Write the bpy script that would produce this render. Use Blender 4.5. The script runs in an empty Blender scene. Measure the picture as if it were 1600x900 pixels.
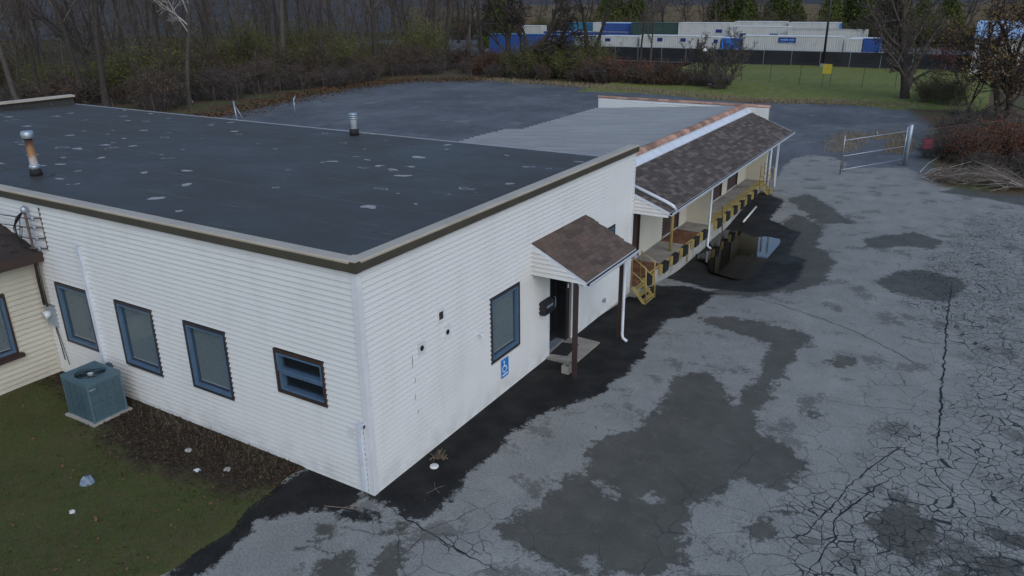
import bpy, math, random
import numpy as np
from mathutils import Vector, Matrix
random.seed(7)
rng = np.random.default_rng(7)
S = bpy.context.scene
COL = S.collection

# ------------------------------------------------------------------ camera, sky, sun, exposure
cam_d = bpy.data.cameras.new('camera')
cam = bpy.data.objects.new('camera', cam_d); COL.objects.link(cam)
YAW, PITCH, ROLL = 0.543519, 0.361896, -0.010018
_f = Vector((-math.sin(YAW)*math.cos(PITCH), math.cos(YAW)*math.cos(PITCH), -math.sin(PITCH)))
_r = Vector((math.cos(YAW), math.sin(YAW), 0)); _u = _r.cross(_f)
_r2 = math.cos(ROLL)*_r + math.sin(ROLL)*_u; _u2 = -math.sin(ROLL)*_r + math.cos(ROLL)*_u
cam.matrix_world = Matrix(((_r2.x, _u2.x, -_f.x, 8.4055), (_r2.y, _u2.y, -_f.y, -8.8871), (_r2.z, _u2.z, -_f.z, 8.5993), (0, 0, 0, 1)))
cam_d.sensor_width = 36; cam_d.lens = 1193.4/1600*36; cam_d.clip_start = .1; cam_d.clip_end = 3000
S.camera = cam

SUN_AZ, SUN_EL = math.radians(128), math.radians(38)     # azimuth clockwise from +Y
w = bpy.data.worlds.new('World'); S.world = w; w.use_nodes = True
nt = w.node_tree; bg = nt.nodes['Background']
sky = nt.nodes.new('ShaderNodeTexSky'); sky.sky_type = 'NISHITA'; sky.sun_disc = False
sky.sun_elevation = SUN_EL; sky.sun_rotation = SUN_AZ; sky.air_density = 1.0; sky.dust_density = 1.0; sky.ozone_density = 1.0
nt.links.new(sky.outputs[0], bg.inputs[0]); bg.inputs[1].default_value = 0.13
sl = bpy.data.lights.new('sun', 'SUN'); sl.energy = 0.6; sl.angle = math.radians(60); sl.color = (1, .97, .93)
sun = bpy.data.objects.new('sun', sl); COL.objects.link(sun)
_d = Vector((math.sin(SUN_AZ)*math.cos(SUN_EL), math.cos(SUN_AZ)*math.cos(SUN_EL), math.sin(SUN_EL)))
sun.rotation_euler = _d.to_track_quat('Z', 'Y').to_euler()
sun.location = (20, -20, 40)
S.view_settings.view_transform = 'Standard'; S.view_settings.look = 'None'
S.view_settings.gamma = 1; S.view_settings.exposure = 0.36; S.view_settings.use_curve_mapping = False

# ------------------------------------------------------------------ materials
class N:
    def __init__(s, name):
        s.m = bpy.data.materials.new(name); s.m.use_nodes = True
        s.t = s.m.node_tree; s.b = s.t.nodes['Principled BSDF']
    def n(s, typ, **kw):
        nd = s.t.nodes.new('ShaderNode'+typ)
        for k, v in kw.items(): setattr(nd, k, v)
        return nd
    def l(s, a, b): s.t.links.new(a, b)
    def set(s, sock, v):
        if hasattr(v, 'is_linked') or hasattr(v, 'links'): s.l(v, sock)
        else: sock.default_value = v
    def math(s, op, a, b=0.0, c=None, clamp=False):
        nd = s.n('Math', operation=op, use_clamp=clamp)
        s.set(nd.inputs[0], a); s.set(nd.inputs[1], b)
        if c is not None: s.set(nd.inputs[2], c)
        return nd.outputs[0]
    def pos(s): return s.n('NewGeometry').outputs['Position']
    def obj(s): return s.n('TexCoord').outputs['Object']
    def noise(s, scale, detail=4, rough=.55, vec=None, dist=0):
        nd = s.n('TexNoise'); nd.inputs['Scale'].default_value = scale; nd.inputs['Detail'].default_value = detail
        nd.inputs['Roughness'].default_value = rough; nd.inputs['Distortion'].default_value = dist
        s.l(vec if vec is not None else s.pos(), nd.inputs['Vector']); return nd.outputs['Fac']
    def scale(s, vec, v):
        nd = s.n('VectorMath', operation='MULTIPLY'); s.l(vec, nd.inputs[0]); nd.inputs[1].default_value = v; return nd.outputs[0]
    def ramp(s, x, a, b, lo=0., hi=1.):
        nd = s.n('MapRange', interpolation_type='SMOOTHSTEP'); s.set(nd.inputs[0], x)
        for i, v in zip((1, 2, 3, 4), (a, b, lo, hi)): nd.inputs[i].default_value = v
        return nd.outputs[0]
    def mix(s, f, a, b, mode='MIX'):
        nd = s.n('Mix', data_type='RGBA', blend_type=mode); s.set(nd.inputs[0], f)
        for i, v in ((6, a), (7, b)):
            if isinstance(v, (tuple, list)): nd.inputs[i].default_value = tuple(v)+((1,) if len(v) == 3 else ())
            else: s.l(v, nd.inputs[i])
        return nd.outputs[2]
    def attr(s, name): return s.n('Attribute', attribute_name=name).outputs['Fac']
    def base(s, c):
        if isinstance(c, (tuple, list)): s.b.inputs['Base Color'].default_value = tuple(c)+(1,)
        else: s.l(c, s.b.inputs['Base Color'])
    def rough(s, v): s.set(s.b.inputs['Roughness'], v)
    def bump(s, h, strength=.3, dist=.01):
        nd = s.n('Bump'); nd.inputs['Strength'].default_value = strength; nd.inputs['Distance'].default_value = dist
        s.l(h, nd.inputs['Height']); s.l(nd.outputs[0], s.b.inputs['Normal'])
    def rnd(s):
        a = s.n('ObjectInfo').outputs['Random']; b = s.n('NewGeometry').outputs['Random Per Island']
        return s.math('FRACT', s.math('ADD', a, b))

def simple(name, c, rough=.7, var=.18, scale=3., metal=0, dirt=None, dscale=1.2, damt=.5, bump=0, spec=.5, island=0):
    k = N(name)
    n1 = k.noise(scale, 5, .6)
    lo = tuple(x*(1-var) for x in c); hi = tuple(min(1, x*(1+var)) for x in c)
    col = k.mix(k.ramp(n1, .3, .7), lo, hi)
    if island:
        r = k.rnd(); col = k.mix(1., col, k.mix(r, (1-island,)*3, (1+island*.6,)*3), 'MULTIPLY')
    if dirt:
        n2 = k.noise(dscale, 6, .65); col = k.mix(k.math('MULTIPLY', k.ramp(n2, .52, .72), damt), col, dirt)
    k.base(col); k.rough(rough); k.b.inputs['Metallic'].default_value = metal
    k.b.inputs['Specular IOR Level'].default_value = spec
    if bump: k.bump(k.noise(scale*8, 4), .4, bump)
    return k.m

M = {}
def vinyl(name, c, grime):
    k = N(name)
    streak = k.noise(1., 5, .6, k.scale(k.pos(), (2.2, 2.2, .35)))
    spots = k.noise(.55, 4, .6)
    col = k.mix(k.math('MULTIPLY', k.ramp(streak, .45, .8), .38), c, grime)
    col = k.mix(k.math('MULTIPLY', k.ramp(spots, .5, .75), .22), col, tuple(x*.82 for x in grime))
    z = k.n('SeparateXYZ'); k.l(k.pos(), z.inputs[0])
    splash = k.math('MULTIPLY', k.ramp(z.outputs[2], .7, .0), k.ramp(k.noise(2.5, 5), .35, .7))
    col = k.mix(k.math('MULTIPLY', splash, .3), col, (.28, .27, .23))
    col = k.mix(k.math('MULTIPLY', k.rnd(), .07), col, grime)
    k.base(col); k.rough(.5); k.b.inputs['Specular IOR Level'].default_value = .35
    k.bump(k.noise(5, 3, .5, k.scale(k.pos(), (1, 1, 9))), .12, .006)
    return k.m
M['vinyl'] = vinyl('white_vinyl', (.66, .67, .66), (.55, .55, .52))
M['cream'] = vinyl('cream_vinyl', (.56, .54, .46), (.44, .41, .33))
M['sheath'] = simple('sheathing', (.3, .28, .25), .9)
M['inside'] = simple('interior_wall', (.12, .115, .11), .9)
M['trim'] = simple('white_trim', (.66, .68, .70), .45, .06, 2, dirt=(.4, .4, .38), damt=.3)
M['gutter'] = simple('gutter_white', (.62, .67, .74), .35, .06, 2, dirt=(.3, .3, .3), damt=.25)
M['coping'] = simple('beige_coping', (.44, .39, .31), .55, .08, .8, dirt=(.28, .25, .2), damt=.5)
M['fascia'] = simple('brown_fascia', (.055, .048, .035), .45, .15, 1.2)
M['brown'] = simple('brown_metal', (.045, .028, .024), .5, .15, 2)
M['door_brown'] = simple('brown_door', (.06, .036, .032), .55, .12, 2, dirt=(.09, .07, .06), damt=.4)
M['frame'] = simple('sky_tinted_frame', (.085, .15, .235), .3, .1, 3)  # blue-grey aluminium, with the sky's reflection painted into the blue
M['frame_dark'] = simple('dark_frame', (.03, .03, .036), .4, .1, 3)
M['black'] = simple('black_paint', (.012, .012, .014), .45, .2, 4)
M['rubber'] = simple('black_rubber', (.014, .014, .015), .8, .3, 5)
M['concrete'] = simple('concrete', (.30, .28, .245), .9, .15, 2.5, dirt=(.12, .10, .08), damt=.7, bump=.004)
M['concrete2'] = simple('pale_concrete', (.38, .375, .34), .9, .12, 2.5, dirt=(.16, .15, .12), dscale=1.6, damt=.7, bump=.004)
M['yellow'] = simple('yellow_paint', (.36, .28, .10), .6, .18, 3, dirt=(.2, .13, .07), dscale=4, damt=.7)
M['rust'] = simple('rusty_plate', (.17, .075, .035), .85, .35, 3, dirt=(.07, .035, .022), damt=.6)
M['galv'] = simple('galvanised', (.36, .42, .48), .42, .12, 5, metal=.55)
M['galv_rust'] = simple('rusty_galvanised', (.12, .09, .075), .8, .3, 6)
M['rubbish_white'] = simple('white_litter', (.7, .7, .68), .6, .1, 9)
M['rag'] = simple('grey_blue_rag', (.2, .26, .34), .9, .25, 14)
M['mat'] = simple('door_mat', (.018, .017, .016), .95, .3, 30)
M['ac'] = simple('teal_cabinet', (.085, .15, .185), .45, .1, 2, dirt=(.07, .09, .09), damt=.5)
M['ac_dark'] = simple('dark_louvre', (.055, .10, .125), .5, .1, 2)
M['blue_sign'] = simple('sign_blue', (.015, .20, .58), .4, .05, 5)
M['navy_sign'] = simple('sign_navy', (.01, .025, .16), .4, .05, 5)
M['white_paint'] = simple('sign_white', (.8, .8, .8), .5, .03, 5)
M['sky_letters'] = simple('sign_pale_blue', (.2, .42, .75), .5, .03, 5)
M['pink_sign'] = simple('sign_crimson', (.09, .008, .03), .7, .25, 6)
M['yellow_sign'] = simple('sign_yellow', (.62, .46, .04), .5, .08, 6)
M['violet'] = simple('sticker_violet', (.28, .25, .6), .5, .35, 14)
M['glassy_white'] = simple('meter_glass', (.6, .65, .68), .15, .05, 5)
M['cable'] = simple('cable', (.012, .012, .014), .7)
M['wood_grey'] = simple('weathered_wood', (.18, .15, .12), .9, .25, 6)
M['terra'] = simple('terracotta', (.40, .235, .17), .85, .25, 1.1, dirt=(.075, .042, .035), dscale=.22, damt=.95, island=.35)
M['bark'] = simple('bark', (.042, .034, .029), .95, .35, 6)
M['bark_grey'] = simple('grey_bark', (.075, .066, .058), .95, .3, 5)
M['bark_pale'] = simple('pale_bark', (.36, .34, .31), .9, .25, 3, dirt=(.10, .08, .06), dscale=.8, damt=.6)
M['twig'] = simple('twigs', (.085, .07, .06), .95, .3, 3)
M['straw'] = simple('dry_straw', (.23, .185, .12), .95, .3, 5)

def leafmat(name, a, b, c2=None):
    k = N(name); r = k.rnd()
    col = k.mix(r, a, b)
    if c2: col = k.mix(k.ramp(k.noise(.35, 3), .45, .65), col, c2)
    k.base(col); k.rough(.85); k.b.inputs['Specular IOR Level'].default_value = .2
    return k.m
M['leaf_green'] = leafmat('yellow_green_leaves', (.085, .10, .022), (.17, .18, .04), (.07, .075, .025))
M['leaf_olive'] = leafmat('olive_leaves', (.05, .055, .018), (.11, .10, .03), (.09, .065, .02))
M['leaf_rust'] = leafmat('rust_leaves', (.09, .035, .02), (.23, .095, .045), (.12, .055, .035))
M['leaf_gold'] = leafmat('gold_leaves', (.13, .09, .035), (.24, .16, .05), (.13, .06, .05))
M['leaf_red'] = leafmat('dull_red_leaves', (.12, .04, .04), (.21, .08, .065), (.10, .06, .045))
M['leaf_conifer'] = leafmat('conifer_needles', (.045, .065, .018), (.10, .13, .03), (.06, .075, .022))
M['leaf_brown'] = leafmat('dead_leaves', (.06, .036, .02), (.17, .095, .045), (.09, .06, .035))
M['leaf_dark'] = leafmat('damp_leaves', (.02, .015, .011), (.10, .065, .04), (.035, .026, .018))
M['grass'] = leafmat('grass_blades', (.06, .088, .024), (.115, .15, .04), (.125, .11, .048))

def glass(name, tint, rough=.03, alpha=.22):
    k = N(name); k.base(tint); k.rough(rough)
    k.b.inputs['Specular IOR Level'].default_value = .8
    k.b.inputs['Alpha'].default_value = alpha
    return k.m
M['glass'] = glass('window_glass', (.03, .045, .055))
M['blind'] = None
k = N('window_blind')
sp = k.noise(60, 2); sm = k.noise(1.7, 3)
k.base(k.mix(k.ramp(sp, .4, .62), k.mix(sm, (.18, .25, .28), (.24, .31, .34)), (.36, .44, .47))); k.rough(.8); M['blind'] = k.m

# shingles
def shingle(name, a, b, c):
    k = N(name); r = k.rnd()
    col = k.mix(r, a, b); col = k.mix(k.ramp(k.math('FRACT', k.math('MULTIPLY', r, 7.3)), .55, .9), col, c)
    col = k.mix(k.math('MULTIPLY', k.ramp(k.noise(.9, 5), .5, .75), .55), col, (.018, .016, .014))
    col = k.mix(k.math('MULTIPLY', k.ramp(k.noise(180, 2), .4, .7), .35), col, (.16, .12, .095))
    k.base(col); k.rough(.95); k.bump(k.noise(120, 2), .5, .004)
    return k.m
M['shingle_porch'] = shingle('porch_shingle', (.075, .052, .042), (.15, .10, .076), (.12, .09, .075))
M['shingle_dock'] = shingle('dock_shingle', (.046, .038, .034), (.09, .073, .063), (.15, .125, .112))
M['shingle_house'] = shingle('house_shingle', (.016, .013, .012), (.024, .018, .017), (.03, .024, .022))

# roof membrane
k = N('roof_membrane')
P = k.pos()
sq = k.scale(P, (1, 1.15, 0))
dn = k.n('TexNoise'); dn.inputs['Scale'].default_value = 2.3; k.l(P, dn.inputs['Vector'])
vm = k.n('VectorMath', operation='MULTIPLY_ADD'); k.l(dn.outputs['Color'], vm.inputs[0]); vm.inputs[1].default_value = (.7, .45, 0); k.l(sq, vm.inputs[2])
v = k.n('TexVoronoi'); v.inputs['Scale'].default_value = 1.35; k.l(vm.outputs[0], v.inputs['Vector'])
sepc = k.n('SeparateColor'); k.l(v.outputs['Color'], sepc.inputs[0])
rad = k.math('MULTIPLY', k.ramp(sepc.outputs[0], .3, 1.), .25)
spot = k.ramp(k.math('SUBTRACT', rad, v.outputs['Distance']), -.012, .012)
ring = k.math('SUBTRACT', spot, k.math('MULTIPLY', k.ramp(k.math('SUBTRACT', rad, v.outputs['Distance']), .03, .06), k.math('GREATER_THAN', sepc.outputs[1], .6)))
big = k.noise(.35, 6, .6); streak = k.ramp(k.noise(1., 6, .6, k.scale(P, (.55, 3.2, 1))), .62, .66)
col = k.mix(k.ramp(big, .3, .7), (.030, .029, .027), (.047, .045, .042))
col = k.mix(k.math('MULTIPLY', k.ramp(k.noise(14, 4), .45, .7), .3), col, (.05, .054, .06))
col = k.mix(k.math('MULTIPLY', ring, .9), col, (.34, .34, .33))
col = k.mix(k.math('MULTIPLY', streak, .12), col, (.17, .175, .18))
k.base(col); k.rough(k.ramp(big, .3, .7, .55, .8)); k.bump(k.noise(1.3, 5), .35, .03)
M['membrane'] = k.m

M['seam'] = simple('seam_tape', (.062, .064, .066), .7, .25, 3)
# corrugated metal
k = N('metal_roof')
n1 = k.noise(1., 5, .6, k.scale(k.pos(), (.5, 2.5, 1)))
k.base(k.mix(k.ramp(n1, .35, .7), (.27, .285, .295), (.33, .345, .355))); k.rough(.55); k.b.inputs['Metallic'].default_value = .0
M['metal'] = k.m
k = N('flue_metal')
s3 = k.n('SeparateXYZ'); k.l(k.obj(), s3.inputs[0])
h = k.math('ADD', s3.outputs[2], k.math('MULTIPLY', k.math('SUBTRACT', k.noise(7, 4), .5), .5))
c = k.mix(k.ramp(h, .25, .6), (.42, .44, .45), (.28, .14, .05)); c = k.mix(k.ramp(h, .6, .95), c, (.035, .012, .01))
k.base(c); k.rough(.6); M['flue'] = k.m

# asphalt
k = N('asphalt')
P = k.pos()
wig = k.math('ADD', k.math('MULTIPLY', k.math('SUBTRACT', k.noise(1.6, 3, .55), .5), .55), k.math('MULTIPLY', k.math('SUBTRACT', k.noise(6, 9, .8), .5), .8))
wig2 = k.math('ADD', k.math('MULTIPLY', k.math('SUBTRACT', k.noise(.9, 4, .6), .5), .8), k.math('MULTIPLY', k.math('SUBTRACT', k.noise(7, 6, .7), .5), .55))
wig3 = k.math('ADD', k.math('MULTIPLY', k.math('SUBTRACT', k.noise(1.3, 3, .55), .5), .7), k.math('MULTIPLY', k.math('SUBTRACT', k.noise(4.5, 9, .82), .5), 1.35))
grain = k.noise(38, 3, .75); med = k.noise(1.1, 6, .62); grain2 = k.noise(22, 4, .7)
dry = k.mix(k.ramp(med, .25, .75), (.205, .211, .196), (.29, .293, .272))
dry = k.mix(k.math('MULTIPLY', k.ramp(grain, .35, .7), .4), dry, (.42, .42, .39))
dry = k.mix(k.math('MULTIPLY', k.ramp(grain2, .35, .65, 1, 0), .35), dry, (.07, .072, .075))
lotc = k.mix(k.ramp(k.noise(.16, 5, .6), .3, .7), (.075, .085, .098), (.135, .147, .16))
lotc = k.mix(k.math('MULTIPLY', k.ramp(k.noise(1.2, 6, .65, k.scale(P, (1, .35, 1))), .45, .75), .5), lotc, (.048, .053, .06))
lotc = k.mix(k.math('MULTIPLY', k.ramp(grain2, .4, .7), .35), lotc, (.16, .17, .18))
fl = k.ramp(k.math('ADD', k.attr('lot'), k.math('MULTIPLY', wig2, 1.1)), -.12, .12)
col = k.mix(fl, dry, lotc)
damp_f = k.math('MULTIPLY', k.ramp(k.math('ADD', k.attr('damp'), wig3), -.05, .05), k.math('SUBTRACT', 1., k.math('MULTIPLY', k.ramp(k.math('ADD', k.attr('dry'), wig), -.05, .05), .9)))
speck = k.ramp(k.math('ADD', k.math('MULTIPLY', k.noise(.9, 3), .75), k.math('MULTIPLY', k.noise(9, 7, .8), .5)), .685, .735)
dampc = k.mix(k.ramp(med, .3, .7), (.060, .061, .053), (.088, .087, .077))
dampc = k.mix(k.math('MULTIPLY', k.ramp(grain, .4, .7), .35), dampc, (.17, .165, .14))
pale_s = k.ramp(k.math('ADD', k.math('MULTIPLY', k.noise(.5, 4), .7), k.math('MULTIPLY', k.noise(8, 6, .8), .4)), .60, .72)
col = k.mix(k.math('MULTIPLY', pale_s, .22), col, (.42, .42, .39))
col = k.mix(k.math('MULTIPLY', speck, .6), col, dampc)
col = k.mix(k.math('MULTIPLY', damp_f, .96), col, k.mix(k.math('MULTIPLY', k.ramp(k.noise(3, 7, .75), .5, .7), .35), dampc, (.15, .15, .13)))
wet_f = k.ramp(k.math('ADD', k.attr('wet'), wig), -.04, .06)
wetc = k.mix(k.ramp(k.noise(1.4, 5), .35, .7), (.008, .008, .008), (.024, .024, .022))
wetc = k.mix(k.math('MULTIPLY', k.ramp(grain, .45, .7), .3), wetc, (.085, .085, .08))
col = k.mix(wet_f, col, wetc)
# crazed cracks
cn = k.n('TexNoise'); cn.inputs['Scale'].default_value = 1.7; cn.inputs['Detail'].default_value = 5; k.l(P, cn.inputs['Vector'])
cv = k.n('VectorMath', operation='MULTIPLY_ADD'); k.l(cn.outputs['Color'], cv.inputs[0]); cv.inputs[1].default_value = (.38, .38, 0); k.l(k.scale(P, (1, 1, 0)), cv.inputs[2])
def cracks(scale, width, attr, lo, hi, seed):
    vo = k.n('TexVoronoi', feature='DISTANCE_TO_EDGE'); vo.inputs['Scale'].default_value = scale
    ad = k.n('VectorMath', operation='ADD'); k.l(cv.outputs[0], ad.inputs[0]); ad.inputs[1].default_value = (seed, seed*1.7, 0); k.l(ad.outputs[0], vo.inputs['Vector'])
    wv = k.math('MULTIPLY', k.ramp(k.noise(2.3, 4), .3, .7, .6, 1.3), width*scale)
    line = k.math('SUBTRACT', 1., k.ramp(k.math('DIVIDE', vo.outputs['Distance'], wv), .55, 1.2))
    gate = k.ramp(k.math('ADD', k.attr(attr), k.math('MULTIPLY', k.math('SUBTRACT', k.noise(.7, 4, .6), .5), 3.2)), lo, hi)
    return k.math('MULTIPLY', line, gate)
c1 = cracks(3.5, .0085, 'crack', .25, .9, 3.1); c2 = cracks(6.2, .007, 'fine', -.1, .5, 9.4); c3 = cracks(1.2, .008, 'crack', -1.6, -.4, 5.5)
ck = k.math('MAXIMUM', k.math('MAXIMUM', c1, k.math('MULTIPLY', c2, .6)), k.math('MULTIPLY', c3, .55))
col = k.mix(k.math('MULTIPLY', ck, .92), col, (.014, .02, .024))
wd = k.ramp(k.math('ADD', k.attr('weed'), k.math('MULTIPLY', wig2, 3.2)), -.1, .6)
col = k.mix(k.math('MULTIPLY', wd, .6), col, k.mix(k.noise(9, 4), (.12, .10, .065), (.24, .19, .12)))
eg = k.ramp(k.math('ADD', k.attr('edge'), k.math('MULTIPLY', wig2, 3.2)), -.5, .7)
lit = k.mix(k.ramp(k.noise(3.5, 6, .7), .35, .65), (.055, .038, .022), (.14, .085, .042)); lit = k.mix(k.ramp(k.noise(.4, 3), .45, .62), lit, (.075, .085, .03))
col = k.mix(k.math('SUBTRACT', 1., eg), col, lit)
k.base(col)
rg = k.math('SUBTRACT', .92, k.math('MULTIPLY', damp_f, .12)); rg = k.math('SUBTRACT', rg, k.math('MULTIPLY', wet_f, k.ramp(k.noise(1.1, 4), .35, .7, .08, .30)))
k.rough(rg); k.b.inputs['Specular IOR Level'].default_value = .25
k.bump(k.math('SUBTRACT', k.math('ADD', k.math('MULTIPLY', grain, .3), k.math('MULTIPLY', med, .4)), k.math('MULTIPLY', ck, .8)), .5, .012)
M['asphalt'] = k.m

def groundmat(name, cols, s1=.25, s2=4., attr=None, dirt=None):
    k = N(name); a, b, c = cols
    col = k.mix(k.ramp(k.noise(s1, 5, .6), .35, .65), a, b)
    col = k.mix(k.ramp(k.noise(s2, 6, .7), .42, .62), col, c)
    if attr:
        f = k.ramp(k.math('ADD', k.attr(attr), k.math('MULTIPLY', k.math('SUBTRACT', k.noise(1.6, 6, .7), .5), 1.6)), -.3, .4)
        col = k.mix(f, col, k.mix(k.ramp(k.noise(13, 5, .7), .35, .65), dirt[0], dirt[1]))
    k.base(col); k.rough(.97); k.b.inputs['Specular IOR Level'].default_value = .15; k.bump(k.noise(s2*3, 5), .8, .04)
    return k.m
M['lawn'] = groundmat('lawn', ((.062, .08, .027), (.092, .10, .04), (.095, .085, .045)), .5, 5, 'dirt', ((.024, .019, .014), (.062, .048, .034)))
M['field'] = groundmat('field_grass', ((.14, .18, .03), (.10, .15, .025), (.20, .18, .08)), .12, 1.2)
M['litter'] = groundmat('leaf_litter', ((.045, .033, .02), (.075, .048, .026), (.055, .055, .025)), .12, 2.2)
M['embank'] = groundmat('embankment', ((.16, .11, .065), (.12, .095, .06), (.10, .085, .05)), .05, .6)
M['hill'] = groundmat('wooded_hill', ((.06, .065, .078), (.045, .05, .062), (.075, .075, .08)), .02, .35)  # bluish distance haze is put into the hill colour, no haze volume
M['yard'] = groundmat('yard_gravel', ((.12, .125, .13), (.09, .10, .105), (.14, .14, .14)), .1, 2)
k = N('puddle_water'); k.base((.012, .011, .009)); k.rough(.03); k.b.inputs['Specular IOR Level'].default_value = .6
k.bump(k.noise(9, 3), .05, .01); M['water'] = k.m
k = N('crack_fill'); k.base((.012, .013, .016)); k.rough(1); M['crackfill'] = k.m
def contmat(name, c, rib=True):
    k = N(name); n1 = k.noise(.7, 5, .65); st = k.noise(1., 5, .7, k.scale(k.pos(), (1.3, 1.3, .2)))
    col = k.mix(k.math('MULTIPLY', k.ramp(st, .45, .75), .4), c, tuple(x*.6 for x in c)); col = k.mix(k.math('MULTIPLY', k.ramp(n1, .55, .75), .3), col, (.2, .15, .12))
    k.base(col); k.rough(.5); return k.m
M['c_white'] = contmat('container_white', (.50, .51, .48)); M['c_roof'] = contmat('container_roof', (.62, .64, .64))
M['c_blue'] = contmat('container_blue', (.02, .07, .26)); M['c_bright'] = contmat('container_bright_blue', (.015, .16, .55))
M['c_green'] = contmat('container_green', (.025, .06, .05)); M['c_teal'] = contmat('container_teal', (.03, .16, .28)); M['c_grey'] = contmat('container_grey', (.22, .25, .25))
M['c_brownroof'] = contmat('container_brown_roof', (.26, .2, .17))
M['blue_roof'] = contmat('blue_metal_roof', (.28, .42, .62))
M['screen'] = simple('black_screen', (.012, .013, .016), .8, .35, .5)
k = N('chain_link')
vec = k.n('Mapping'); vec.inputs['Rotation'].default_value = (0, 0, 0); k.l(k.obj(), vec.inputs[0])
s3 = k.n('SeparateXYZ'); k.l(vec.outputs[0], s3.inputs[0])
hz = k.math('ADD', s3.outputs[0], s3.outputs[1])
d1 = k.math('ABSOLUTE', k.math('SUBTRACT', k.math('FRACT', k.math('MULTIPLY', k.math('ADD', hz, s3.outputs[2]), 14)), .5))
d2 = k.math('ABSOLUTE', k.math('SUBTRACT', k.math('FRACT', k.math('MULTIPLY', k.math('SUBTRACT', hz, s3.outputs[2]), 14)), .5))
k.base((.1, .11, .12)); k.rough(.6)
k.l(k.math('LESS_THAN', k.math('MINIMUM', d1, d2), .02), k.b.inputs['Alpha']); M['link'] = k.m

# ------------------------------------------------------------------ mesh helpers
class MB:
    def __init__(s): s.v = []; s.f = []
    def add(s, vs, fs):
        o = len(s.v); s.v += [tuple(p) for p in vs]; s.f += [tuple(o+i for i in f) for f in fs]; return s
    def box(s, a, b):
        x0, y0, z0 = a; x1, y1, z1 = b
        x0, x1 = min(x0, x1), max(x0, x1); y0, y1 = min(y0, y1), max(y0, y1); z0, z1 = min(z0, z1), max(z0, z1)
        return s.add([(x0,y0,z0),(x1,y0,z0),(x1,y1,z0),(x0,y1,z0),(x0,y0,z1),(x1,y0,z1),(x1,y1,z1),(x0,y1,z1)],
                     [(0,3,2,1),(4,5,6,7),(0,1,5,4),(1,2,6,5),(2,3,7,6),(3,0,4,7)])
    def hexa(s, bot, top):
        return s.add(list(bot)+list(top), [(0,3,2,1),(4,5,6,7),(0,1,5,4),(1,2,6,5),(2,3,7,6),(3,0,4,7)])
    def prism(s, poly, vec):
        n = len(poly); vec = Vector(vec); a = [Vector(p) for p in poly]
        return s.add(a+[p+vec for p in a], [tuple(range(n))[::-1], tuple(range(n, 2*n))]+[(i, (i+1) % n, n+(i+1) % n, n+i) for i in range(n)])
    def tube(s, pts, r, n=8, cap=True):
        pts = [Vector(p) for p in pts]; m = len(pts)
        rs = r if isinstance(r, (list, tuple)) else [r]*m
        up = Vector((0, 0, 1)); vs = []; prev = None
        for i, p in enumerate(pts):
            d = (pts[min(i+1, m-1)]-pts[max(i-1, 0)]).normalized()
            if prev is None:
                a = d.cross(up if abs(d.z) < .95 else Vector((1, 0, 0))).normalized()
            else: a = (prev-d*prev.dot(d)).normalized()
            prev = a; b = d.cross(a)
            for j in range(n):
                t = 2*math.pi*j/n; vs.append(p+(a*math.cos(t)+b*math.sin(t))*rs[i])
        fs = [(i*n+j, i*n+(j+1) % n, (i+1)*n+(j+1) % n, (i+1)*n+j) for i in range(m-1) for j in range(n)]
        if cap: fs += [tuple(range(n))[::-1], tuple(range((m-1)*n, m*n))]
        return s.add(vs, fs)
    def bar(s, a, b, wd, ht, up=(0, 0, 1)):
        a = Vector(a); b = Vector(b); d = (b-a).normalized(); upv = Vector(up)
        if abs(d.dot(upv)) > .98: upv = Vector((1, 0, 0))
        sx = d.cross(upv).normalized()*wd/2; sz = sx.cross(d).normalized()*ht/2
        return s.hexa([a-sx-sz, a+sx-sz, a+sx+sz, a-sx+sz], [b-sx-sz, b+sx-sz, b+sx+sz, b-sx+sz])
    def lathe(s, prof, n=16, c=(0, 0, 0)):
        vs = []; m = len(prof)
        for r, z in prof:
            for j in range(n):
                t = 2*math.pi*j/n; vs.append((c[0]+r*math.cos(t), c[1]+r*math.sin(t), c[2]+z))
        fs = [(i*n+j, i*n+(j+1) % n, (i+1)*n+(j+1) % n, (i+1)*n+j) for i in range(m-1) for j in range(n)]
        fs += [tuple(range(n))[::-1], tuple(range((m-1)*n, m*n))]
        return s.add(vs, fs)
    def mesh(s, name, mat=None, smooth=False):
        me = bpy.data.meshes.new(name); me.from_pydata(s.v, [], s.f); me.validate()
        if mat: me.materials.append(M[mat] if isinstance(mat, str) else mat)
        if smooth: me.polygons.foreach_set('use_smooth', [True]*len(me.polygons))
        me.update(); return me
    def build(s, name, mat, parent=None, smooth=False, **kw):
        return link(name, s.mesh(name, mat, smooth), parent, **kw)
def link(name, me, parent=None, label=None, cat=None, group=None, kind=None, loc=None, rz=0, sc=None):
    o = bpy.data.objects.new(name, me); COL.objects.link(o)
    if parent is not None: o.parent = parent
    if loc is not None: o.location = loc
    if rz: o.rotation_euler = (0, 0, rz)
    if sc is not None: o.scale = sc if isinstance(sc, (tuple, list)) else (sc,)*3
    return tag(o, label, cat, group, kind)
def tag(o, label=None, cat=None, group=None, kind=None):
    for kk, vv in (('label', label), ('category', cat), ('group', group), ('kind', kind)):
        if vv: o[kk] = vv
    return o
def empty(name, label, cat, loc=(0, 0, 0), rz=0, group=None, sc=None):
    return link(name, None, None, label, cat, group, None, loc, rz, sc)
def part(name, parent, mat, smooth=False, **kw):
    """context-free: returns MB with a finish() building it"""
    m = MB(); m.done = lambda: m.build(name, mat, parent, smooth, **kw); return m
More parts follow.
